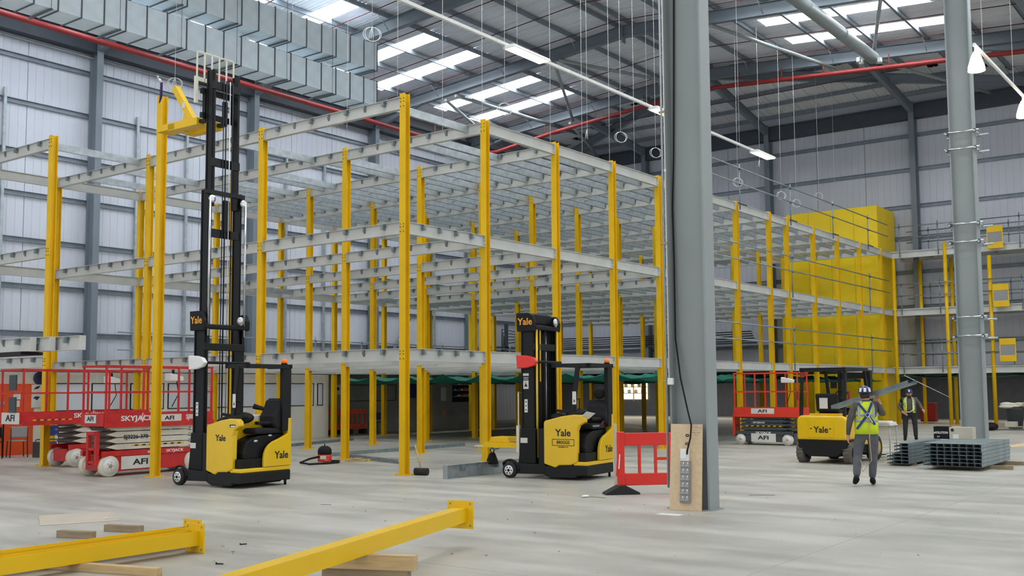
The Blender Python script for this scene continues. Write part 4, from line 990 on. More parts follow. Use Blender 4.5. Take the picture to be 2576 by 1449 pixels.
ob('steering_wheel', MB().path([(1.15+.06*sin(a), -.02+.18*cos(a), 1.50+.17*sin(a)) for a in [2*pi*k/18 for k in range(18)]], .014, 6, closed=True), BLK2, t)
ob('steering_column', MB().tube((1.4, -.02, 1.1), (1.16, -.02, 1.5), .03, 8), BLK2, t); ob('dash', MB().box(1.35, 1.6, -.45, .45, 1.0, 1.25), BLK, t)
ob('mirror', MB().box(1.30, 1.34, .15, .3, 1.72, 1.88), BLK2, t); ob('hood_vent', MB().box(.15, .5, -.35, .35, 1.10, 1.14), YELT, t, bev=.01)
for s in (-1, 1): ob('mast_rail', MB().box(2.0, 2.14, s*.36-.05, s*.36+.05, .1, 2.15), BLK, t); ob('fork', MB().prism([(2.2, .05), (2.2, .1), (3.2, .07), (3.2, .05)], s*.25-.05, s*.25+.05), BLK, t)
ob('mast_cross', MB().box(2.0, 2.1, -.36, .36, 1.95, 2.1), BLK, t); ob('carriage', MB().box(2.15, 2.2, -.45, .45, .1, .6), BLK, t)

# ------------------------------------------------------------------ people
def skin(name, verts, edges, parent, mats, colfn, sub=2):
    me = bpy.data.meshes.new(name); me.from_pydata([v[:3] for v in verts], edges, []); me.update()
    o = bpy.data.objects.new(name, me); COL.objects.link(o)
    md = o.modifiers.new('skin', 'SKIN'); md.use_smooth_shade = True
    sv = me.skin_vertices[0].data
    for i, v in enumerate(verts):
        r = v[3]; sv[i].radius = (r, r) if not isinstance(r, tuple) else r
        sv[i].use_root = (i == 0)
    s = o.modifiers.new('sub', 'SUBSURF'); s.levels = sub; s.render_levels = sub
    dg = bpy.context.evaluated_depsgraph_get(); nm_e = bpy.data.meshes.new_from_object(o.evaluated_get(dg))
    bpy.data.objects.remove(o); nm_e.materials.clear()
    for m_ in mats: nm_e.materials.append(m_)
    for p in nm_e.polygons: p.material_index = colfn(p.center); p.use_smooth = True
    o = bpy.data.objects.new(name, nm_e); COL.objects.link(o); o.parent = parent; return o
def hand_chain(V, E, wi, wrist, d, side, curl):
    # palm + four fingers + thumb; d = direction of the hand, side = thumb direction
    d = Vector(d).normalized(); side = Vector(side).normalized(); c = Vector(curl).normalized(); w_ = Vector(wrist)
    def add(p, r, prev): V.append((p.x, p.y, p.z, r)); E.append((prev, len(V)-1)); return len(V)-1
    palm = add(w_+d*.07, .030, wi)
    for k, (off, ln) in enumerate(((.030, .072), (.010, .080), (-.010, .074), (-.028, .058))):
        p = w_+d*.10+side*off; a = add(p, .011, palm); b_ = add(p+d*ln*.5+c*ln*.25, .0095, a); add(p+d*ln*.75+c*ln*.75, .008, b_)
    a = add(w_+d*.04+side*.04, .012, palm); b_ = add(w_+d*.075+side*.065+c*.01, .010, a); add(w_+d*.105+side*.07+c*.03, .008, b_)
def person(loc, rz, label, J, trm, belly=0.0, front=True):
    t = thing('person', label, 'person', loc, rz)
    V = []; E = []
    def v(p, r): V.append((*p, r)); return len(V)-1
    pel = v(J['pelvis'], (.155, .115)); wst = v(J['waist'], (.160+belly*.6, .125+belly)); ch = v(J['chest'], (.190, .135+belly*.3)); nk0 = v(J['neckbase'], (.085, .075)); nk = v(J['neck'], .058); hd = v(J['head'], (.088, .102)); ht = v(J['crown'], (.078, .090))
    E += [(pel, wst), (wst, ch), (ch, nk0), (nk0, nk), (nk, hd), (hd, ht)]
    for s in ('L', 'R'):
        sh = v(J['sh'+s], .085); el = v(J['el'+s], .060); wr_ = v(J['wr'+s], .036); E += [(ch, sh), (sh, el), (el, wr_)]
        hp = v(J['hip'+s], .112); kn = v(J['kn'+s], .082); an = v(J['an'+s], .066); E += [(pel, hp), (hp, kn), (kn, an)]
        hand_chain(V, E, wr_, J['wr'+s], J['hd'+s], J['th'+s], J['cu'+s])
    zw = J['pelvis'][2]+.03; zn = J['neckbase'][2]+.055
    wl_, wr2 = Vector(J['wrL']), Vector(J['wrR']); dl, dr_ = Vector(J['hdL']).normalized(), Vector(J['hdR']).normalized()
    def cf(c):
        c = Vector(c)
        for w0, d0 in ((wl_, dl), (wr2, dr_)):
            q = (c-w0).dot(d0)
            if q > -.015 and q < .24 and (c-w0-d0*q).length < .085: return 2
        if c.z > zn and abs(c.x-J['head'][0]) < .2 and abs(c.y-J['head'][1]) < .13: return 2
        def sd(p, a, b_):
            k = max(0, min(1, (p-a).dot(b_-a)/(b_-a).length_squared)); return (p-(a+(b_-a)*k)).length
        if c.z < zw and sd(c, Vector(J['elL']), wl_) > .075 and sd(c, Vector(J['elR']), wr2) > .075: return 1
        return 0
    skin('body', V, E, t, [SHRT, trm, SKIN], cf)
    hx, hy, hz = J['head']
    # boots
    for s in ('L', 'R'):
        ax_, ay, az = J['an'+s]; tz = J['toe'+s]
        m = MB(); d = Vector(tz)-Vector((ax_, ay, az)); 
        vv = [(ax_-.02, ay, az+.04, .058), (ax_, ay, az-.02, .056), (ax_-.03, ay, az-.055, .045), (ax_+d.x*.55, ay+d.y*.55, (az+tz[2])/2-.03, .050), (tz[0], tz[1], tz[2], .040)]
        skin('boot', vv, [(0, 1), (1, 2), (1, 3), (3, 4)], t, [BLK2], lambda c: 0)
    # vest over the torso
    cx, cy, cz = J['chest']; wx, wy, wz = J['waist']
    rings = []
    kz = (J['neckbase'][2]+.03-wz-.06)/.475
    for f, rx, ry in ((-.36, .205, .165), (-.10, .20, .16), (.05, .205, .16), (.20, .215, .165), (.33, .21, .155), (.42, .17, .125), (.475, .10, .09)):
        f2 = f; z = wz+.06+f2*kz; k = min(max((z-wz)/(cz-wz), 0), 1.4); x = wx+(cx-wx)*k; y = wy+(cy-wy)*k
        rings.append((x, y, z, rx*(.95 if f > 0 else 1), ry+belly*max(0, 1-abs(f)*2.5)))
    def shell(name, rings, m_, n=28, skip=None, grow=0.0):
        mb = MB()
        for (x, y, z, rx, ry) in rings:
            for j in range(n): a = 2*pi*j/n; mb.v.append((x+(ry+grow)*cos(a), y+(rx+grow)*sin(a), z))
        for i in range(len(rings)-1):
            for j in range(n):
                if skip and skip(i, 2*pi*(j+.5)/n): continue
                mb.f.append((i*n+j, i*n+(j+1) % n, (i+1)*n+(j+1) % n, (i+1)*n+j)); mb.sm.append(True)
        o = ob(name, mb, m_, t); md = o.modifiers.new('t', 'SOLIDIFY'); md.thickness = .008; return o
    def sk(i, a):
        d_ = (a+pi) % (2*pi)-pi
        if abs(abs(d_)-pi/2) < (.50 if 2 < i < 5 else 0): return True       # armholes
        if front and abs(d_) < .34+.07*max(0, 3-i): return True             # open front
        return False
    shell('hi_vis_vest', rings, HIV, skip=sk)
    for i0 in (1, 2):
        a, b_ = rings[i0], rings[i0+1]; r2 = [tuple(a[q]+(b_[q]-a[q])*f for q in range(5)) for f in (.35, .8)]
        shell('reflective_band', r2, REFL, skip=lambda i, a: front and abs((a+pi) % (2*pi)-pi) < .6, grow=.010)
    for s in (1, -1):
        for back in ((-1,) if not front else (1, -1)):
            pts = []
            for r_ in rings[2:]: pts.append((r_[0]+back*(r_[4]+.012)*cos(.62), r_[1]+s*(r_[3]+.012)*sin(.62), r_[2]))
            m = MB()
            for p, q in zip(pts[:-1], pts[1:]): m.bar(p, q, .045, .006, (back, 0, 0))
            ob('shoulder_band', m, REFL, t)
    # helmet
    m = MB(); c = J['head']; prof = [(.130, 0), (.128, .03), (.118, .07), (.094, .105), (.056, .128), (.005, .136)]
    m.lathe(prof, (c[0], c[1], c[2]+.035), 24, 'z', sx=1.08, sy=.90); m.prism([(c[0]+.10, c[1]-.10), (c[0]+.185, c[1]-.05), (c[0]+.195, c[1]), (c[0]+.185, c[1]+.05), (c[0]+.10, c[1]+.10)], c[2]+.035, c[2]+.045, 'z')
    h = ob('helmet', m, NAVY, t)
    for k in range(3 if not front else 1):
        a = (pi, pi-.7, pi+.75)[k] if not front else 0.0
        ob('helmet_sticker', MB().bar((c[0]+.147*cos(a), c[1]+.124*sin(a), c[2]+.06), (c[0]+.125*cos(a), c[1]+.106*sin(a), c[2]+.13), .045 if not front else .035, .004, (cos(a), sin(a), .3)), WHT, h)
    # face, ears, hair
    for s in (1, -1):
        ob('ear', MB().ell((hx, hy+s*.090, hz-.01), .022, .010, .032, 10, 8), SKIN, t)
        e_ = ob('eye', MB().ell((hx+.092, hy+s*.032, hz+.008), .010, .014, .009, 10, 8), WHT, t); ob('pupil', MB().ell((hx+.1005, hy+s*.032, hz+.008), .003, .006, .006, 8, 6), BLK2, e_)
        ob('eyebrow', MB().bar((hx+.098, hy+s*.016, hz+.028), (hx+.090, hy+s*.05, hz+.026), .008, .008), HAIR, t)
    ob('nose', MB().prism([(hx+.085, hz+.012), (hx+.128, hz-.028), (hx+.085, hz-.034)], hy-.013, hy+.013), SKIN, t, bev=.005)
    ob('mouth', MB().ell((hx+.090, hy, hz-.056), .010, .026, .007, 12, 6), mat('lips%d' % front, sr(160, 96, 86), .6), t)
    if front: ob('beard', MB().ell((hx+.052, hy, hz-.088), .048, .064, .034, 14, 8), HAIR, t)
    hb = MB()
    hb.ell((hx-.05, hy, hz-.0), .058, .090, .078, 14, 8); ob('hair', hb, HAIR, t)
    return t, rings
J1 = dict(pelvis=(0, 0, .95), waist=(.0, 0, 1.10), chest=(.02, 0, 1.30), neckbase=(.0, 0, 1.46), neck=(.01, 0, 1.53), head=(.04, .01, 1.60), crown=(.04, .01, 1.69),
          shL=(-.0, .19, 1.41), elL=(-.06, .29, 1.12), wrL=(.02, .32, .88), hdL=(.1, .02, -1), thL=(1, .1, 0), cuL=(.3, -.9, 0),
          shR=(.0, -.19, 1.42), elR=(.16, -.30, 1.24), wrR=(.19, -.24, 1.44), hdR=(-.1, .3, 1), thR=(-.2, .9, .1), cuR=(-1, .1, .2),
          hipL=(0, .11, .90), knL=(.04, .17, .50), anL=(-.22, .20, .16), toeL=(-.08, .24, .045), hipR=(0, -.11, .90), knR=(.09, -.10, .50), anR=(.08, -.07, .105), toeR=(.25, -.10, .04))
p1_, rg1 = person((18.70, 6.20, 0), R(20), 'walking man seen from behind in hi-vis vest and navy helmet carrying a steel channel', J1, TRS, 0.0, False)
# harness on the back
hm = MB()
for a, c in (((-.135, .13, 1.46), (-.175, -.02, 1.26)), ((-.135, -.10, 1.47), (-.175, -.02, 1.26)), ((-.175, -.02, 1.26), (-.16, .17, 1.00)), ((-.175, -.02, 1.26), (-.165, -.14, 1.08))): hm.bar(a, c, .04, .008, (-1, 0, 0))
ob('safety_harness', hm, BLUE, p1_); ob('harness_ring', MB().path([(-.185, -.02+.035*cos(a), 1.25+.035*sin(a)) for a in [2*pi*k/12 for k in range(12)]], .008, 6, closed=True), CHR, p1_)
ob('lanyard_hook', MB().bar((-.19, -.03, 1.24), (-.19, -.10, 1.12), .03, .015), CHR, p1_); ob('lanyard', MB().path([(-.18, -.04, 1.12), (-.18, -.04, .8), (-.16, -.06, .45), (-.08, .09, .25), (-.12, .12, .45)], .007, 6), TIM, p1_)
J2 = dict(pelvis=(0, 0, .90), waist=(.03, 0, 1.06), chest=(.0, 0, 1.24), neckbase=(-.01, 0, 1.38), neck=(.0, 0, 1.44), head=(.04, 0, 1.51), crown=(.03, 0, 1.59),
          shL=(-.0, .20, 1.33), elL=(.0, .34, 1.10), wrL=(.17, .40, .98), hdL=(.7, .35, -.4), thL=(.2, .3, .9), cuL=(.3, -.8, 0),
          shR=(.0, -.20, 1.33), elR=(-.02, -.33, 1.07), wrR=(.15, -.22, .92), hdR=(.5, .6, -.35), thR=(.5, .2, .8), cuR=(-.2, .5, -.6),
          hipL=(0, .10, .86), knL=(.02, .12, .47), anL=(.0, .13, .09), toeL=(.17, .15, .04), hipR=(0, -.10, .86), knR=(.02, -.12, .47), anR=(.0, -.13, .09), toeR=(.17, -.15, .04))
for k_ in ('hip', 'kn', 'an', 'toe'):
    for s_ in 'LR': q = J2[k_+s_]; J2[k_+s_] = (q[0], q[1]*1.25, q[2])
p2_, rg2 = person((34.9, 10.15, 0), R(197), 'man in hi-vis vest and navy helmet standing facing the camera behind the channel bundles', J2, TRSB, .09, True)
hm = MB()
for s in (1, -1): hm.bar((.10, s*.11, 1.37), (.185, s*.13, 1.12), .035, .01, (1, 0, 0))
ob('safety_harness', hm, REDB, p2_); ob('lanyard', MB().path([(.19, .13, 1.15), (.24, .12, 1.02), (.25, .02, .93), (.20, -.12, .92)], .014, 6), WHT, p2_)
# channel carried on the shoulder
a = Vector((19.70, 7.11, 1.275)); b_ = Vector((18.30, 5.25, 1.735)); d = (b_-a); ln = d.length; d.normalize(); nrm = Vector((0, 0, 1)); sd = d.cross(nrm).normalized(); u_ = sd.cross(d)
M = Matrix(((d.x, sd.x, u_.x, a.x), (d.y, sd.y, u_.y, a.y), (d.z, sd.z, u_.z, a.z), (0, 0, 0, 1)))
cc = MB(); cc.prism([(x-.09, z) for x, z in [(0, 0), (.003, 0), (.003, .062), (.018, .062), (.018, .065), (0, .065)]]+[(x, z) for x, z in []], 0, ln, 'x', None) if False else cc.prism([(-.09, 0), (.09, 0), (.09, .065), (.07, .065), (.07, .062), (.087, .062), (.087, .003), (-.087, .003), (-.087, .062), (-.07, .062), (-.07, .065), (-.09, .065)], 0, ln, 'x')
o = ob('steel_channel', cc, GALVD); o.matrix_world = M @ Matrix.Translation((0, 0, .06)); tag(o, 'galvanised steel channel carried on the walking man\'s shoulder', 'steel channel')

# ------------------------------------------------------------------ steel channel bundles on the right
def channel_mesh(ln, w_=.143, h=.071, m=GALVD):
    mb = MB(); mb.prism([(y, z) for y, z in ((0, 0), (w_, 0), (w_, h), (0, h), (0, h-.016), (.003, h-.016), (.003, h-.003), (w_-.003, h-.003), (w_-.003, .003), (.003, .003), (.003, .016), (0, .016))][:], 0, ln, 'x')
    me = mb.data('steel_channel'); me.materials.append(m); return me
ORD = ('first', 'second', 'third', 'fourth', 'fifth', 'sixth', 'seventh', 'eighth')
LAY = ('bottom', 'second lowest', 'third lowest', 'fourth lowest', 'second highest', 'top')
# C sections lying in layers: open ends toward the camera show as dark slots
def cbox(ln, w_, h):
    mb = MB(); t_ = .004
    mb.box(0, ln, 0, w_, 0, t_); mb.box(0, ln, 0, w_, h-t_, h); mb.box(0, ln, 0, t_, 0, h); mb.box(0, ln, w_-t_, w_, 0, .018); mb.box(0, ln, w_-t_, w_, h-.018, h); mb.box(.4, .404, 0, w_, 0, h)
    me = mb.data('steel_channel'); me.materials.append(GALVD); return me
cbB = cbox(2.62, .141, .0765); cbA = cbox(2.62, .156, .074)
for c in range(8):
    for r_ in range(6):
        o = link('steel_channel', cbB, None, None, (22.9+.015*((c*3+r_*5) % 4), 5.262+c*.1465, .085+r_*.078))
        tag(o, 'channel in the wide bundle, %s column from the left, %s layer' % (ORD[7-c], LAY[r_]), 'steel channel', 'channels in the wide bundle')
for c in range(2):
    for r_ in range(6):
        o = link('steel_channel', cbA, None, None, (23.6+.02*((c+r_*3) % 3), 6.922+c*.16, .05+r_*.0755)); tag(o, 'channel in the narrow bundle, %s column, %s layer' % (('right', 'left')[c], LAY[r_]), 'steel channel', 'channels in the narrow bundle')
for r_ in range(3):
    o = link('steel_channel', cbA, None, None, (23.62, 7.25, .05+r_*.0755)); tag(o, '%s channel of the low three-high stack left of the narrow bundle' % ('bottom', 'middle', 'top')[r_], 'steel channel', 'channels in the low stack')
for i, (x, y0, y1) in enumerate(((23.75, 4.85, 6.46), (25.2, 4.80, 6.46))):
    o = ob('timber_bearer', MB().box(-.045, .045, 0, y1-y0, 0, .08), TIMD, None, (x, y0, 0)); tag(o, ('nearer', 'farther')[i]+' timber bearer sticking out under the wide channel bundle', 'timber')
for i, x in enumerate((24.0, 25.8)):
    o = ob('timber_bearer', MB().box(-.045, .045, 0, .58, 0, .048), TIMD, None, (x, 6.88, 0)); tag(o, 'thin timber bearer under the narrow channel bundle, '+('front', 'back')[i], 'timber')
o = thing('tool_carton', 'black printed tool carton standing on the channel bundles', 'box', (24.95, 6.42, .553))
ob('carton', MB().box(0, .3, .0, .32, 0, .28), BLK2, o); text('eVOLUTION', .07, TXW, o, (-.003, .16, .14), (0, -1, 0), (0, 0, 1), sx=.8, bold=.03); text('300', .04, TXW, o, (-.003, .22, .05), (0, -1, 0), (0, 0, 1))
o = thing('carton', 'long beige cardboard carton beside the black tool carton', 'box', (24.95, 5.90, .553)); ob('carton_body', MB().box(0, .3, 0, .50, 0, .27), BEIGE, o)
ob('label', MB().box(-.004, 0, .30, .42, .01, .11), WHT, o); ob('arrow_mark', MB().prism([(.40, .17), (.46, .17), (.46, .2), (.48, .2), (.43, .25), (.38, .2), (.40, .2)], -.003, 0, 'x'), TXB, o)
t = thing('trestle_table', 'small table covered with white paper behind the walking man', 'table', (26.1, 8.3, 0))
ob('table_top', MB().box(-.3, .3, -.32, .30, .80, .83), WHT, t)
for sx in (-.27, .27):
    for sy in (-.29, .27): ob('leg', MB().tube((sx, sy, 0), (sx, sy, .80), .012, 6), GALV, t)
o = ob('paper_pile', MB().box(-.3, .28, -.30, .30, 0, .05).box(-.25, .2, -.24, .33, .05, .075), WHT, None, (26.1, 8.3, .83), bev=.01); tag(o, 'pile of white paper sheets on the small table', 'paper')
t = thing('tube_collar_set', 'galvanised scaffold tubes clamped round the far grey column in six rings', 'scaffold tubes', (28.75, 6.47, 0))
for z in (8.46, 8.01, 6.01, 5.53, 3.55, 3.06):
    ob('collar_tube', MB().tube((-.05, -.16, z), (-.05, .72, z), .026, 8), CHR, t); ob('collar_tube', MB().tube((-.15, -.05, z-.03), (.75, -.05, z-.03), .026, 8), GALV, t)
    ob('collar_tube', MB().tube((.38, -.3, z-.06), (.38, .75, z-.06), .026, 8), GALV, t); ob('collar_tube', MB().tube((-.15, .66, z-.03), (.75, .66, z-.03), .026, 8), GALV, t)
    for y in (-.05, .66): ob('coupler', MB().ell((-.05, y, z-.01), .05, .05, .055, 10, 8), DKG, t); ob('coupler', MB().ell((.40, y, z-.04), .05, .05, .055, 10, 8), DKG, t)

# ------------------------------------------------------------------ on and around the big column
cx_, cy_ = 13.66, 6.80
t = thing('conduit', 'vertical grey conduit clipped up the left edge of the big column', 'conduit', (13.62, 7.44, 0))
ob('pipe', MB().tube((0, 0, .3), (0, 0, 15), .018, 8), GALV, t); ob('pipe', MB().tube((.0, -.045, 1.9), (.0, -.045, 15), .011, 8), WHT, t)
for z in (3.9, 5.9): ob('coupling', MB().tube((0, -.06, z), (0, .04, z), .02, 8), KRAFT, t); 
for z in (5.0, 8.0, 11.0): ob('clip', MB().ell((0, -.045, z), .02, .02, .03, 8, 6), WHT, t)
ob('junction_box', MB().box(-.03, .02, -.12, -.03, 1.80, 1.90), WHT, t, bev=.008); ob('gland', MB().tube((-.0, -.03, 1.85), (0, .05, 1.85), .014, 8), KRAFT, t)
o = ob('power_cable', MB().path([(13.78, 7.26, 9.5), (13.78, 7.28, 7.6), (13.77, 7.30, 6.4), (13.77, 7.33, 5.2), (13.76, 7.357, 4.46), (13.75, 7.343, 3.68), (13.73, 7.336, 2.49), (13.70, 7.25, 1.90), (13.62, 7.10, 1.42), (13.565, 7.02, 1.22), (13.545, 7.026, 1.04), (13.53, 7.069, .87), (13.52, 7.075, .80)], .0125, 8), BLK2); tag(o, 'black power cable hanging down the big column to the socket board', 'cable')
# plywood board leaning on the column
bl = Vector((13.475, 7.352, 0)); brt = Vector((13.545, 6.874, 0)); tl_ = Vector((13.615, 7.285, 1.225)); 
ux = (brt-bl).normalized(); uz = ((tl_-bl)-ux*(tl_-bl).dot(ux)).normalized(); un = ux.cross(uz)
t = thing('socket_board', 'plywood board with sockets leaning against the big column', 'board', (0, 0, 0)); 
MBd = Matrix(((ux.x, uz.x, -un.x, bl.x), (ux.y, uz.y, -un.y, bl.y), (ux.z, uz.z, -un.z, bl.z), (0, 0, 0, 1))); t.matrix_world = MBd
# local: x along width, y up the board, z away from the camera
ob('plywood_sheet', MB().box(0, .483, 0, 1.235, 0, .018), PLY, t, bev=.003)
ob('switch_box', MB().box(.175, .30, .70, .875, -.07, -.001), WHT, t, bev=.008); ob('switch_cover', MB().box(.18, .27, .73, .865, -.085, -.07), WHT, t, bev=.004)
sp_ = ob('socket_strip', MB().box(.17, .32, .105, .70, -.05, -.001), GREYW, t, bev=.005)
for k in range(6):
    y = .125+k*.097; s_ = ob('double_socket', MB().box(.178, .312, y, y+.088, -.062, -.05), GREYW, t, bev=.004)
    for sx in (0, 1):
        xx = .195+sx*.065; ob('rocker', MB().box(xx+.02, xx+.034, y+.048, y+.075, -.066, -.062), WHT, s_); 
        ob('socket_slots', MB().box(xx, xx+.008, y+.018, y+.026, -.064, -.062).box(xx+.028, xx+.036, y+.018, y+.026, -.064, -.062).box(xx+.014, xx+.02, y+.03, y+.042, -.064, -.062), WHT, s_)
for y in (1.07, .95): ob('cable_tie', MB().path([(.26+.025*cos(a), y+.014*sin(a), -.02) for a in [2*pi*k/10 for k in range(10)]], .006, 5, closed=True), BLK2, t)
text('Tower Head\nis that\nevery else', .035, TXR, t, (.385, 1.14, -.002), (1, 0, 0), (0, 1, 0), name='handwriting', bold=0.0) if False else None
hw_ = MB()
for r_, ws in enumerate(((.0, .04, .07, .11), (.0, .05), (.0, .03, .07, .10), (.04,))):
    for k, x in enumerate(ws):
        x0 = .325+x; y0 = 1.18-r_*.035; hw_.path([(x0, y0, -.001), (x0+.008, y0+.012, -.001), (x0+.012, y0-.002, -.001), (x0+.02, y0+.008, -.001), (x0+.028, y0, -.001)], .0012, 4)
stuff(ob('handwriting', hw_, TXR, t))
o = ob('floor_tape', MB().box(0, .55, 0, .03, 0, .002), PLY, None, (13.013, 7.347, 0.001), (0, 0, R(8))); tag(o, 'strip of pale tape on the floor left of the socket board', 'tape')
o = ob('floor_tape', MB().box(0, .6, 0, .03, 0, .002), PLY, None, (13.018, 6.759, 0.001), (0, 0, R(-6))); tag(o, 'strip of pale tape on the floor right of the socket board', 'tape')
o = ob('paper_scrap', MB().box(-.09, .09, -.17, .17, 0, .003), WHT, None, (12.95, 7.06, 0.001), (0, 0, R(4))); tag(o, 'white paper scrap on the floor before the socket board', 'paper')
# red pedestrian barrier
t = thing('pedestrian_barrier', 'red plastic barrier on a black foot, partly behind the big column', 'barrier', (15.0, 9.08, 0), math.atan2(-.69, .72))
th = .05
ob('end_post', MB().box(-.06, .06, -th/2-.015, th/2+.015, .13, 1.03), REDB, t, bev=.015)
ob('top_band', MB().box(.06, 1.42, -th/2, th/2, .80, 1.01), REDB, t, bev=.012); ob('bottom_band', MB().box(.06, 1.42, -th/2, th/2, .14, .34), REDB, t, bev=.012)
for x in (.32, .60, .85, 1.16, 1.39): ob('upright', MB().box(x-.025, x+.025, -th/2+.004, th/2-.004, .33, .81), REDB, t, bev=.008)
ob('cross_bar', MB().box(.62, .84, -th/2+.004, th/2-.004, .55, .60), REDB, t)
ob('foot', MB().prism([(-.30, 0), (.30, 0), (.29, .03), (.05, .15), (-.05, .15), (-.29, .03)], -.13, .13), RUB, t, bev=.02)
ob('foot', MB().prism([(1.10, 0), (1.5, 0), (1.48, .03), (1.42, .15), (1.3, .15), (1.12, .03)], -.13, .13), RUB, t, bev=.02)
ob('hazard_tape_end', MB().bar((-.06, -.05, .62), (-.09, -.06, .30), .03, .003, (0, 1, 0)), REDB, t); ob('hazard_tape_end', MB().bar((-.03, -.05, .66), (-.05, -.06, .42), .02, .003, (0, 1, 0)), WHT, t)
o = ob('leaning_batten', MB().box(-.02, .02, -.02, .02, 0, 1.14), BEIGE, None, (15.6, 9.55, 0)); tag(o, 'white board edge standing behind the red barrier', 'board')

# ------------------------------------------------------------------ loose things on the middle floor
t = thing('vacuum_cleaner', 'red and black drum vacuum cleaner with its hose coiled on the floor', 'vacuum cleaner', (17.5, 18.95, 0), R(215))
ob('drum', MB().lathe([(.16, .03), (.17, .06), (.165, .20), (.15, .22)], (0, 0, 0), 24), REDO, t); ob('rear_bumper', MB().ell((.11, .06, .06), .09, .09, .055, 14, 8), REDO, t)
ob('motor_head', MB().lathe([(.165, .21), (.17, .25), (.165, .32), (.13, .38), (.07, .41), (.01, .415)], (0, 0, 0), 24), BLK2, t); ob('handle', MB().tube((0, 0, .4), (0, 0, .46), .014, 8), BLK2, t)
ob('badge', MB().box(.155, .172, -.07, .07, .1, .18), STICK, t)
ob('hose', MB().path([(.10, -.1, .16), (.35, -.3, .12), (.6, -.45, .05), (.75, -.2, .025), (.45, .15, .025), (.1, .35, .025), (-.3, .30, .025), (-.35, .0, .025)], .025, 10), BLK2, t)
t = thing('extension_cable', 'tangled yellow and black cable beside the vacuum cleaner', 'cable', (18.2, 18.6, 0))
m = MB()
for k in range(5): m.path([(.22*cos(a+k)+.05*k, .16*sin(a)+.04*k, .015+.012*k) for a in [2*pi*q/16 for q in range(16)]], .011, 6, closed=True)
ob('cable_coils', m, TIM, t); ob('plug', MB().box(.3, .4, -.1, -.04, .0, .05), YELB, t)
t = thing('sledge_mallet', 'big black mallet with wooden handle leaning on the corner column', 'mallet', (16.03, 14.50, 0))
ob('head', MB().tube((-.02, .13, .075), (.06, -.15, .075), .075, 20), RUB, t); ob('handle', MB().tube((.0, -.02, .12), (-.0, .15, .62), .017, 10), TIM, t)
for i, (a, b_, lb, h) in enumerate((((21.93, 25.35), (25.86, 26.53), 'long galvanised channel on the floor at the back, beside the white office', .09), ((19.35, 20.67), (25.05, 20.79), 'long galvanised channel on the floor running behind the corner column', .09), ((19.26, 20.15), (18.22, 17.2), 'galvanised channel on the floor between the vacuum cleaner and the corner column', .09))):
    d = Vector((b_[0]-a[0], b_[1]-a[1], 0)); m = MB(); m.prism(cpoly(.09, .16, .004), 0, d.length, 'x'); o = ob('floor_channel', m, GALVD, None, (a[0], a[1], .046), (0, 0, math.atan2(d.y, d.x))); tag(o, lb, 'steel channel')
me, cme = beam_mesh(2.75, 'x'); o = link('steel_beam', me.copy(), None, None, (15.55, 13.48, BH+.003)); o.data.materials.clear(); o.data.materials.append(GALV); tag(o, 'galvanised I-beam lying on the floor under the low fork adapter', 'steel beam')
stuff(link('cleat_row', cme, None, o))
# bundle of beams held at the far left
ft = thing('beam_trestle', 'dark steel arms carrying the beam bundle at the left edge', 'support', (10.25, 21.4, 0))
ob('arm', MB().box(-.12, .32, -2.0, 1.0, 2.47, 2.53), BLK, ft); 
for y in (-.3, .8): ob('leg', MB().box(0, .12, y, y+.12, 0, 2.47), BLK, ft)
me4, _ = beam_mesh(4.6, 'y')
for i, (x, y) in enumerate(((10.20, 19.0), (10.33, 18.55), (10.47, 17.75))):
    o = link('steel_beam', me4, None, None, (x, y, 2.53+BH+.005)); tag(o, 'white beam in the raised bundle at the left edge, %s of three' % ('shortest reach', 'middle reach', 'farthest reach')[i], 'steel beam', 'raised beams at the left')
    stuff(link('cleat_row', beam_mesh(4.6, 'y')[1], None, o))

# ------------------------------------------------------------------ foreground columns, timbers, sheet
def lying(a, az, z, label, h=8.0, pl=True, roll=0):
    t = thing('steel_upright', label, 'column', (a[0], a[1], z), R(az))
    m = MB(); m.box(-h, 0, -.0775, .0775, -.0775, .0775) if roll == 2 else m.prism([(y, z_) for z_, y in ipoly(.155, .155, .012, .010)], -h, 0, 'x')
    ob('shaft', m, YELB, t)
    p = MB().box(0, .016, -.155, .155, -.155, .155); pl_ = ob('base_plate', p, YELB, t)
    for sy in (-1, 1):
        for sz in (-1, 1): ob('bolt_hole', MB().tube((-.0015, sy*.12, sz*.12), (.0175, sy*.12, sz*.12), .012, 10), TIMD, pl_)
    return t
lying((7.07, 9.71), 1.0, .157, 'yellow column lying in the left foreground, nearer of the pair', roll=1)
lying((7.28, 10.05), 1.0, .157, 'yellow column lying in the left foreground, farther of the pair', roll=1)
lying((9.08, 7.61), 18.0, .3475, 'yellow column lying raised on timbers across the centre foreground', roll=2)
def timber(a, b_, wd, h, z, label, m=TIM):
    d = Vector((b_[0]-a[0], b_[1]-a[1], 0)); o = ob('timber_bearer', MB().box(0, d.length, -wd/2, wd/2, 0, h), m, None, (a[0], a[1], z), (0, 0, math.atan2(d.y, d.x)), bev=.004); return tag(o, label, 'timber')
timber((5.55, 10.2), (5.98, 8.75), .09, .078, 0, 'timber under the lying columns, its pale end pointing to the camera')
timber((6.86, 12.1), (7.03, 11.62), .09, .085, 0, 'short timber behind the lying columns, left of two', TIMD)
timber((7.50, 12.12), (7.68, 11.62), .09, .085, 0, 'short timber behind the lying columns, right of two', TIMD)
timber((6.70, 7.25), (6.98, 6.45), .10, .135, 0, 'lower timber of the block under the centre lying column', TIMD); timber((6.66, 7.22), (7.02, 6.40), .10, .135, .135, 'upper timber of the block under the centre lying column')
timber((2.6, 6.1), (2.9, 5.0), .10, .27, 0, 'timber under the hidden end of the centre lying column')
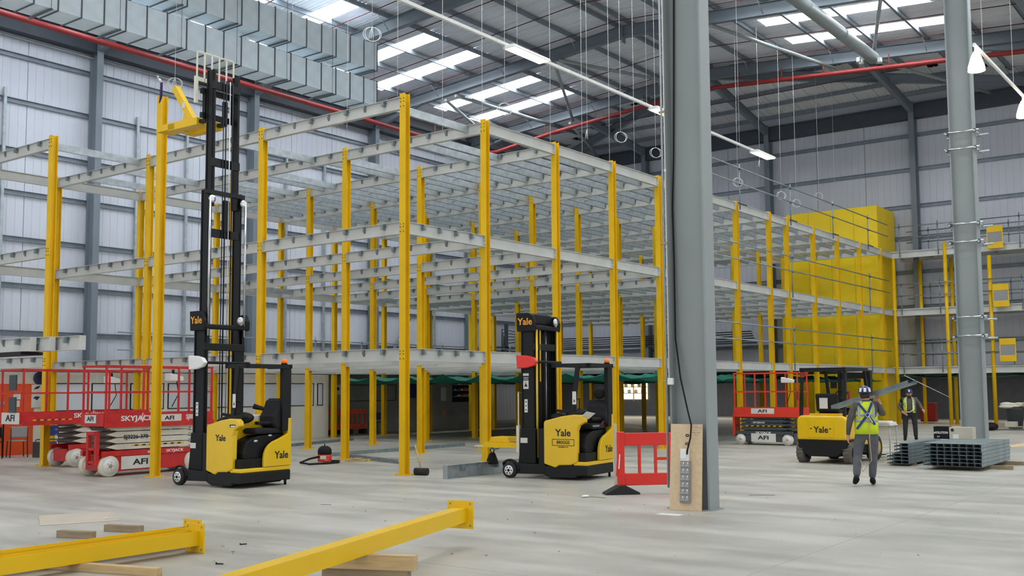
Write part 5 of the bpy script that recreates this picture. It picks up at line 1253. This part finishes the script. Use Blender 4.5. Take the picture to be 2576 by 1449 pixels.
for q in (2.5, 1.0): timber((q, 10.2), (q+.3, 9.2), .09, .078, 0, 'timber under the hidden end of the lying pair, %s' % ('first' if q > 2 else 'second'))
m = MB(); q = [(7.852, 14.40), (7.287, 13.316), (8.201, 12.919), (8.725, 13.954)]; m.prism(q, .001, .006, 'z'); o = ob('hardboard_sheet', m, CARD); tag(o, 'thin pale hardboard sheet lying flat on the floor at left', 'board')
o = ob('foam_scrap', MB().ell((0, 0, .008), .035, .015, .008, 10, 6), WHT, None, (8.2, 13.25, .006)); tag(o, 'tiny white scrap on the pale hardboard sheet', 'scrap')
def bolt(x, y, rz, label):
    t = thing('bolt', label, 'bolt', (x, y, .008), rz); ob('shank', MB().tube((0, 0, 0), (.07, 0, 0), .006, 8), BLK2, t); ob('head', MB().tube((-.008, 0, .004), (0, 0, .004), .012, 6), BLK2, t)
bolt(6.715, 8.849, R(-60), 'loose black bolt on the floor nearest the lying pair'); bolt(7.709, 9.731, R(-30), 'loose black bolt right of the base plates')
o = ob('nut', MB().lathe([(.016, 0), (.016, .014)], (0, 0, 0), 6), CHR, None, (7.515, 9.801, 0.0)); tag(o, 'small bright nut on the floor by the base plates', 'nut')
o = ob('metal_strip', MB().box(0, .42, -.006, .006, 0, .004), BLK2, None, (15.98, 7.25, 0), (0, 0, R(-58))); tag(o, 'thin dark strip on the floor right of the big column', 'strip')
o = ob('metal_strip', MB().box(0, .16, -.005, .005, 0, .004), BLK2, None, (11.1, 12.1, 0), (0, 0, R(-55))); tag(o, 'thin dark pin on the floor below the left truck', 'strip')
t = thing('rag', 'small white rag and string on the floor left of the barrier foot', 'rag', (14.24, 9.3, 0)); ob('cloth', MB().ell((0, 0, .02), .09, .05, .02, 12, 8), WHT, t); ob('string', MB().path([(.05, -.05, .006), (.1, -.2, .005), (.05, -.35, .005)], .004, 5), TIMD, t)
random.seed(11); m = MB()
for k in range(70):
    x = random.uniform(6.5, 17); y = random.uniform(3, 13); r_ = random.uniform(.004, .012); m.ell((x, y, r_*.4), r_*random.uniform(1, 2.5), r_, r_*.4, 5, 4)
tag(stuff(ob('floor_grit', m, TIMD)), 'scattered specks of grit on the concrete floor', 'grit')

# ------------------------------------------------------------------ back of the hall, left
for i, x in enumerate((28.3, 29.35)):
    t = thing('pedestrian_barrier', 'orange barrier by the white office end, %s one' % ('left', 'right')[i], 'barrier', (x, 30.55, 0), R(2 if i == 0 else -6), 'orange barriers at the back')
    ob('top_band', MB().box(0, 1.0, -.02, .02, .80, 1.0), ORGB, t, bev=.01); ob('bottom_band', MB().box(0, 1.0, -.02, .02, .18, .40), ORGB, t, bev=.01)
    for q in (.02, .27, .5, .73, .98): ob('upright', MB().box(q-.03, q+.03, -.02, .02, .2, .98), ORGB, t)
    for q in (.15, .85): ob('foot', MB().box(q-.06, q+.06, -.2, .2, 0, .2), RUB, t)
def chair(x, y, rz, label, col=BLUEC):
    t = thing('stacking_chair', label, 'chair', (x, y, 0), rz)
    ob('seat', MB().box(-.2, .2, -.2, .2, .43, .46), col, t, bev=.015); ob('backrest', MB().box(-.22, -.19, -.2, .2, .55, .84), col, t, bev=.015)
    for sx in (-.2, .2):
        for sy in (-.2, .2): ob('leg', MB().tube((sx*1.1, sy*1.1, 0), (sx, sy, .44 if sx > 0 else .8), .012, 6), BLK2, t)
chair(30.75, 30.3, R(200), 'blue chair at the right end of the orange barriers')
chair(13.0, 27.7, R(80), 'black chair before the orange wall, far left', BLK2); chair(13.75, 27.8, R(100), 'black chair before the orange wall, second from the left', BLK2)
chair(14.55, 27.9, R(75), 'grey chair before the orange wall beside the green crate', GREYW); chair(15.45, 28.0, R(110), 'blue chair before the orange wall, right of the crate', BLUEC)
t = thing('canteen_table', 'narrow black-legged table against the orange wall', 'table', (13.7, 28.45, 0))
ob('table_top', MB().box(-1.1, .65, -.3, .3, .90, .94), BEIGE, t)
for x in (-1.05, -.2, .6):
    for y in (-.27, .27): ob('leg', MB().box(x-.015, x+.015, y-.015, y+.015, 0, .9), BLK2, t)
t = thing('work_bag', 'blue bag with white handles on the canteen table', 'bag', (13.95, 28.4, .94)); ob('bag_body', MB().ell((0, 0, .12), .30, .16, .12, 16, 10), BLUEC, t); ob('flap', MB().ell((.22, -.05, .2), .12, .08, .05, 12, 8), WHT, t)
o = ob('crate', MB().box(-.23, .23, -.2, .2, 0, .42), DKG, None, (15.0, 27.3, 0), (0, 0, R(5)), bev=.01); tag(o, 'dark green-grey crate on the floor before the orange wall', 'crate')
for i, (x, z, w_, h, m_, lb) in enumerate(((15.05, 1.66, .2, .19, WHT, 'white notice on the orange wall, upper of two'), (15.03, 1.44, .2, .17, WHT, 'white notice on the orange wall, lower of two'), (15.62, 1.65, .30, .66, STICK, 'tall white poster with dark figures on the orange wall'))):
    o = ob('notice', MB().box(-w_/2, w_/2, -.012, 0, -h/2, h/2), m_, None, (x, 28.955, z)); tag(o, lb, 'notice')
    if i < 2:
        tl = MB()
        for r_ in range(5): tl.box(-w_*.35, w_*.35*(.6+.4*(r_ % 2)), -.014, -.012, -h*.3+r_*h*.14, -h*.3+r_*h*.14+.008)
        stuff(ob('printed_lines', tl, GREYW, o))
    else: ob('printed_figure', MB().prism([(-.1, .18), (.05, .22), (.11, .3), (-.02, .27)], -.014, -.012), TXB, o); ob('printed_figure', MB().prism([(-.11, -.05), (-.02, .0), (.1, -.02), (.02, -.12)], -.014, -.012), NAVY, o)
o = ob('wall_clock_sign', MB().lathe([(.19, 0), (.19, .02)], (0, 0, 0), 24, 'y'), NAVY, None, (15.72, 28.97, 2.16)); tag(o, 'round blue sign above the orange wall', 'sign')
o = ob('switch', MB().box(-.07, .07, -.05, 0, -.05, .05), GREYW, None, (14.62, 28.955, 1.46), bev=.01); tag(o, 'grey surface socket on the orange wall', 'socket')
t = thing('calendar_sheet', 'gridded calendar sheet fixed to the white office wall', 'calendar', (21.55, 28.94, 2.0)); 
ob('sheet', MB().box(-.24, .24, -.01, .0, -.26, .26), WHT, t); cg = MB()
for a in range(5):
    for c in range(5): cg.box(-.19+a*.085, -.15+a*.085, -.012, -.01, -.2+c*.085, -.16+c*.085)
stuff(ob('calendar_marks', cg, KRAFT, t))
t = thing('cable_tray', 'dark cable tray with hanging cables in the far corner of the hall', 'cable tray', (44.5, 35.4, 0))
ob('tray', MB().box(0, 6.2, -.15, .15, 4.05, 4.12), DKG, t); ob('tray', MB().box(6.0, 6.3, -13, 0, 4.05, 4.12), DKG, t); ob('tray', MB().box(1.5, 1.8, -.15, -.1, 2.6, 5.4), DKG, t)
for k in range(5): ob('cable', MB().path([(6.1, -13+.05*k, 4.2+.12*k), (6.0, -6, 4.15+.12*k), (5.9, -.2, 4.2+.12*k), (3.2+.1*k, -.1, 4.5+.1*k), (1.75-.1*k, -.05, 4.3+.2*k), (1.6-.08*k, -.05, 2.6)], .028, 6), BLK2, t)
# back of the hall, right
t = thing('gas_cage', 'dark red cabinet at the back under the landing', 'cabinet', (52.4, 14.4, 0)); ob('cabinet_body', MB().box(0, .5, -.35, .35, .05, .95), REDP, t, bev=.02)
for y in (-.17, .17): ob('door_panel', MB().box(-.02, 0, y-.15, y+.15, .12, .9), RED, t)
t = thing('timber_pallet', 'timber pallet littered with offcuts under the landing at right', 'pallet', (45.3, 8.7, 0), R(5))
for k in range(6): ob('board', MB().box(-.5+k*.18, -.36+k*.18, -1.5, 1.2, .11, .13), TIMD, t)
for y in (-1.4, -.1, 1.1): ob('bearer', MB().box(-.5, .54, y, y+.1, 0, .11), TIMD, t)
t = thing('rubbish_bin', 'dark grey bin overflowing with pale rags on the pallet side', 'bin', (46.6, 9.35, 0)); ob('tub', MB().lathe([(.26, 0), (.36, .78), (.38, .8)], (0, 0, 0), 18), DKG, t)
m = MB(); random.seed(3)
for k in range(9): m.ell((random.uniform(-.45, .35), random.uniform(-.6, .4), .85+random.uniform(0, .2)), random.uniform(.1, .22), random.uniform(.12, .3), random.uniform(.05, .1), 8, 6)
ob('rags', m, IVO, t)
for i, (x, y, m_, lb) in enumerate(((44.3, 9.8, BLK2, 'black bag at the left end of the pallet'), (45.2, 7.6, STICK, 'pale bag lying on the pallet'), (45.1, 9.2, BEIGE, 'beige box on the pallet'))):
    o = ob('site_bag', MB().ell((0, 0, .16), .35, .3, .16, 12, 8) if i < 2 else MB().box(-.2, .2, -.2, .2, 0, .2), m_, None, (x, y, 0 if i == 0 else .13)); tag(o, lb, 'bag' if i < 2 else 'box')
t = thing('yellow_barrow', 'yellow barrow tub at the right edge under the landing', 'barrow', (46.8, 7.9, 0)); ob('tub', MB().prism([(-.3, .45), (.4, .5), (.5, .95), (-.45, .95)], -.35, .35), YEL, t, bev=.03); ob('wheel', MB().tube((.1, -.05, .2), (.1, .05, .2), .2, 16), RUB, t)
ob('leg', MB().bar((-.3, -.2, 0), (-.25, -.2, .5), .03, .03), BLK2, t); ob('leg', MB().bar((-.3, .2, 0), (-.25, .2, .5), .03, .03), BLK2, t)
m = MB(); m.prism([(32.3, 6.6), (34.9, 5.9), (34.8, 6.75), (32.5, 6.85)], .001, .02, 'z'); o = ob('plywood_sheet', m, PLY); tag(o, 'pale plywood sheet flat on the floor right of the channel bundles', 'board')
t = thing('rope', 'thin white rope slanting from the netting down to the landing post', 'rope', (47.5, 14.0, 0)); ob('strand', MB().tube((0, 0, 2.25), (1.4, -1.55, 1.25), .015, 5), WHT, t)
# annex fill : area lights without fittings, added to brighten the annex
area('annex_fill', (55, 30, 2.6), (0, 0, 0), 2.5, 14, 260, (1, .95, .85)); area('annex_fill', (55, 12, 2.6), (0, 0, 0), 2.5, 10, 120, (1, .95, .85))
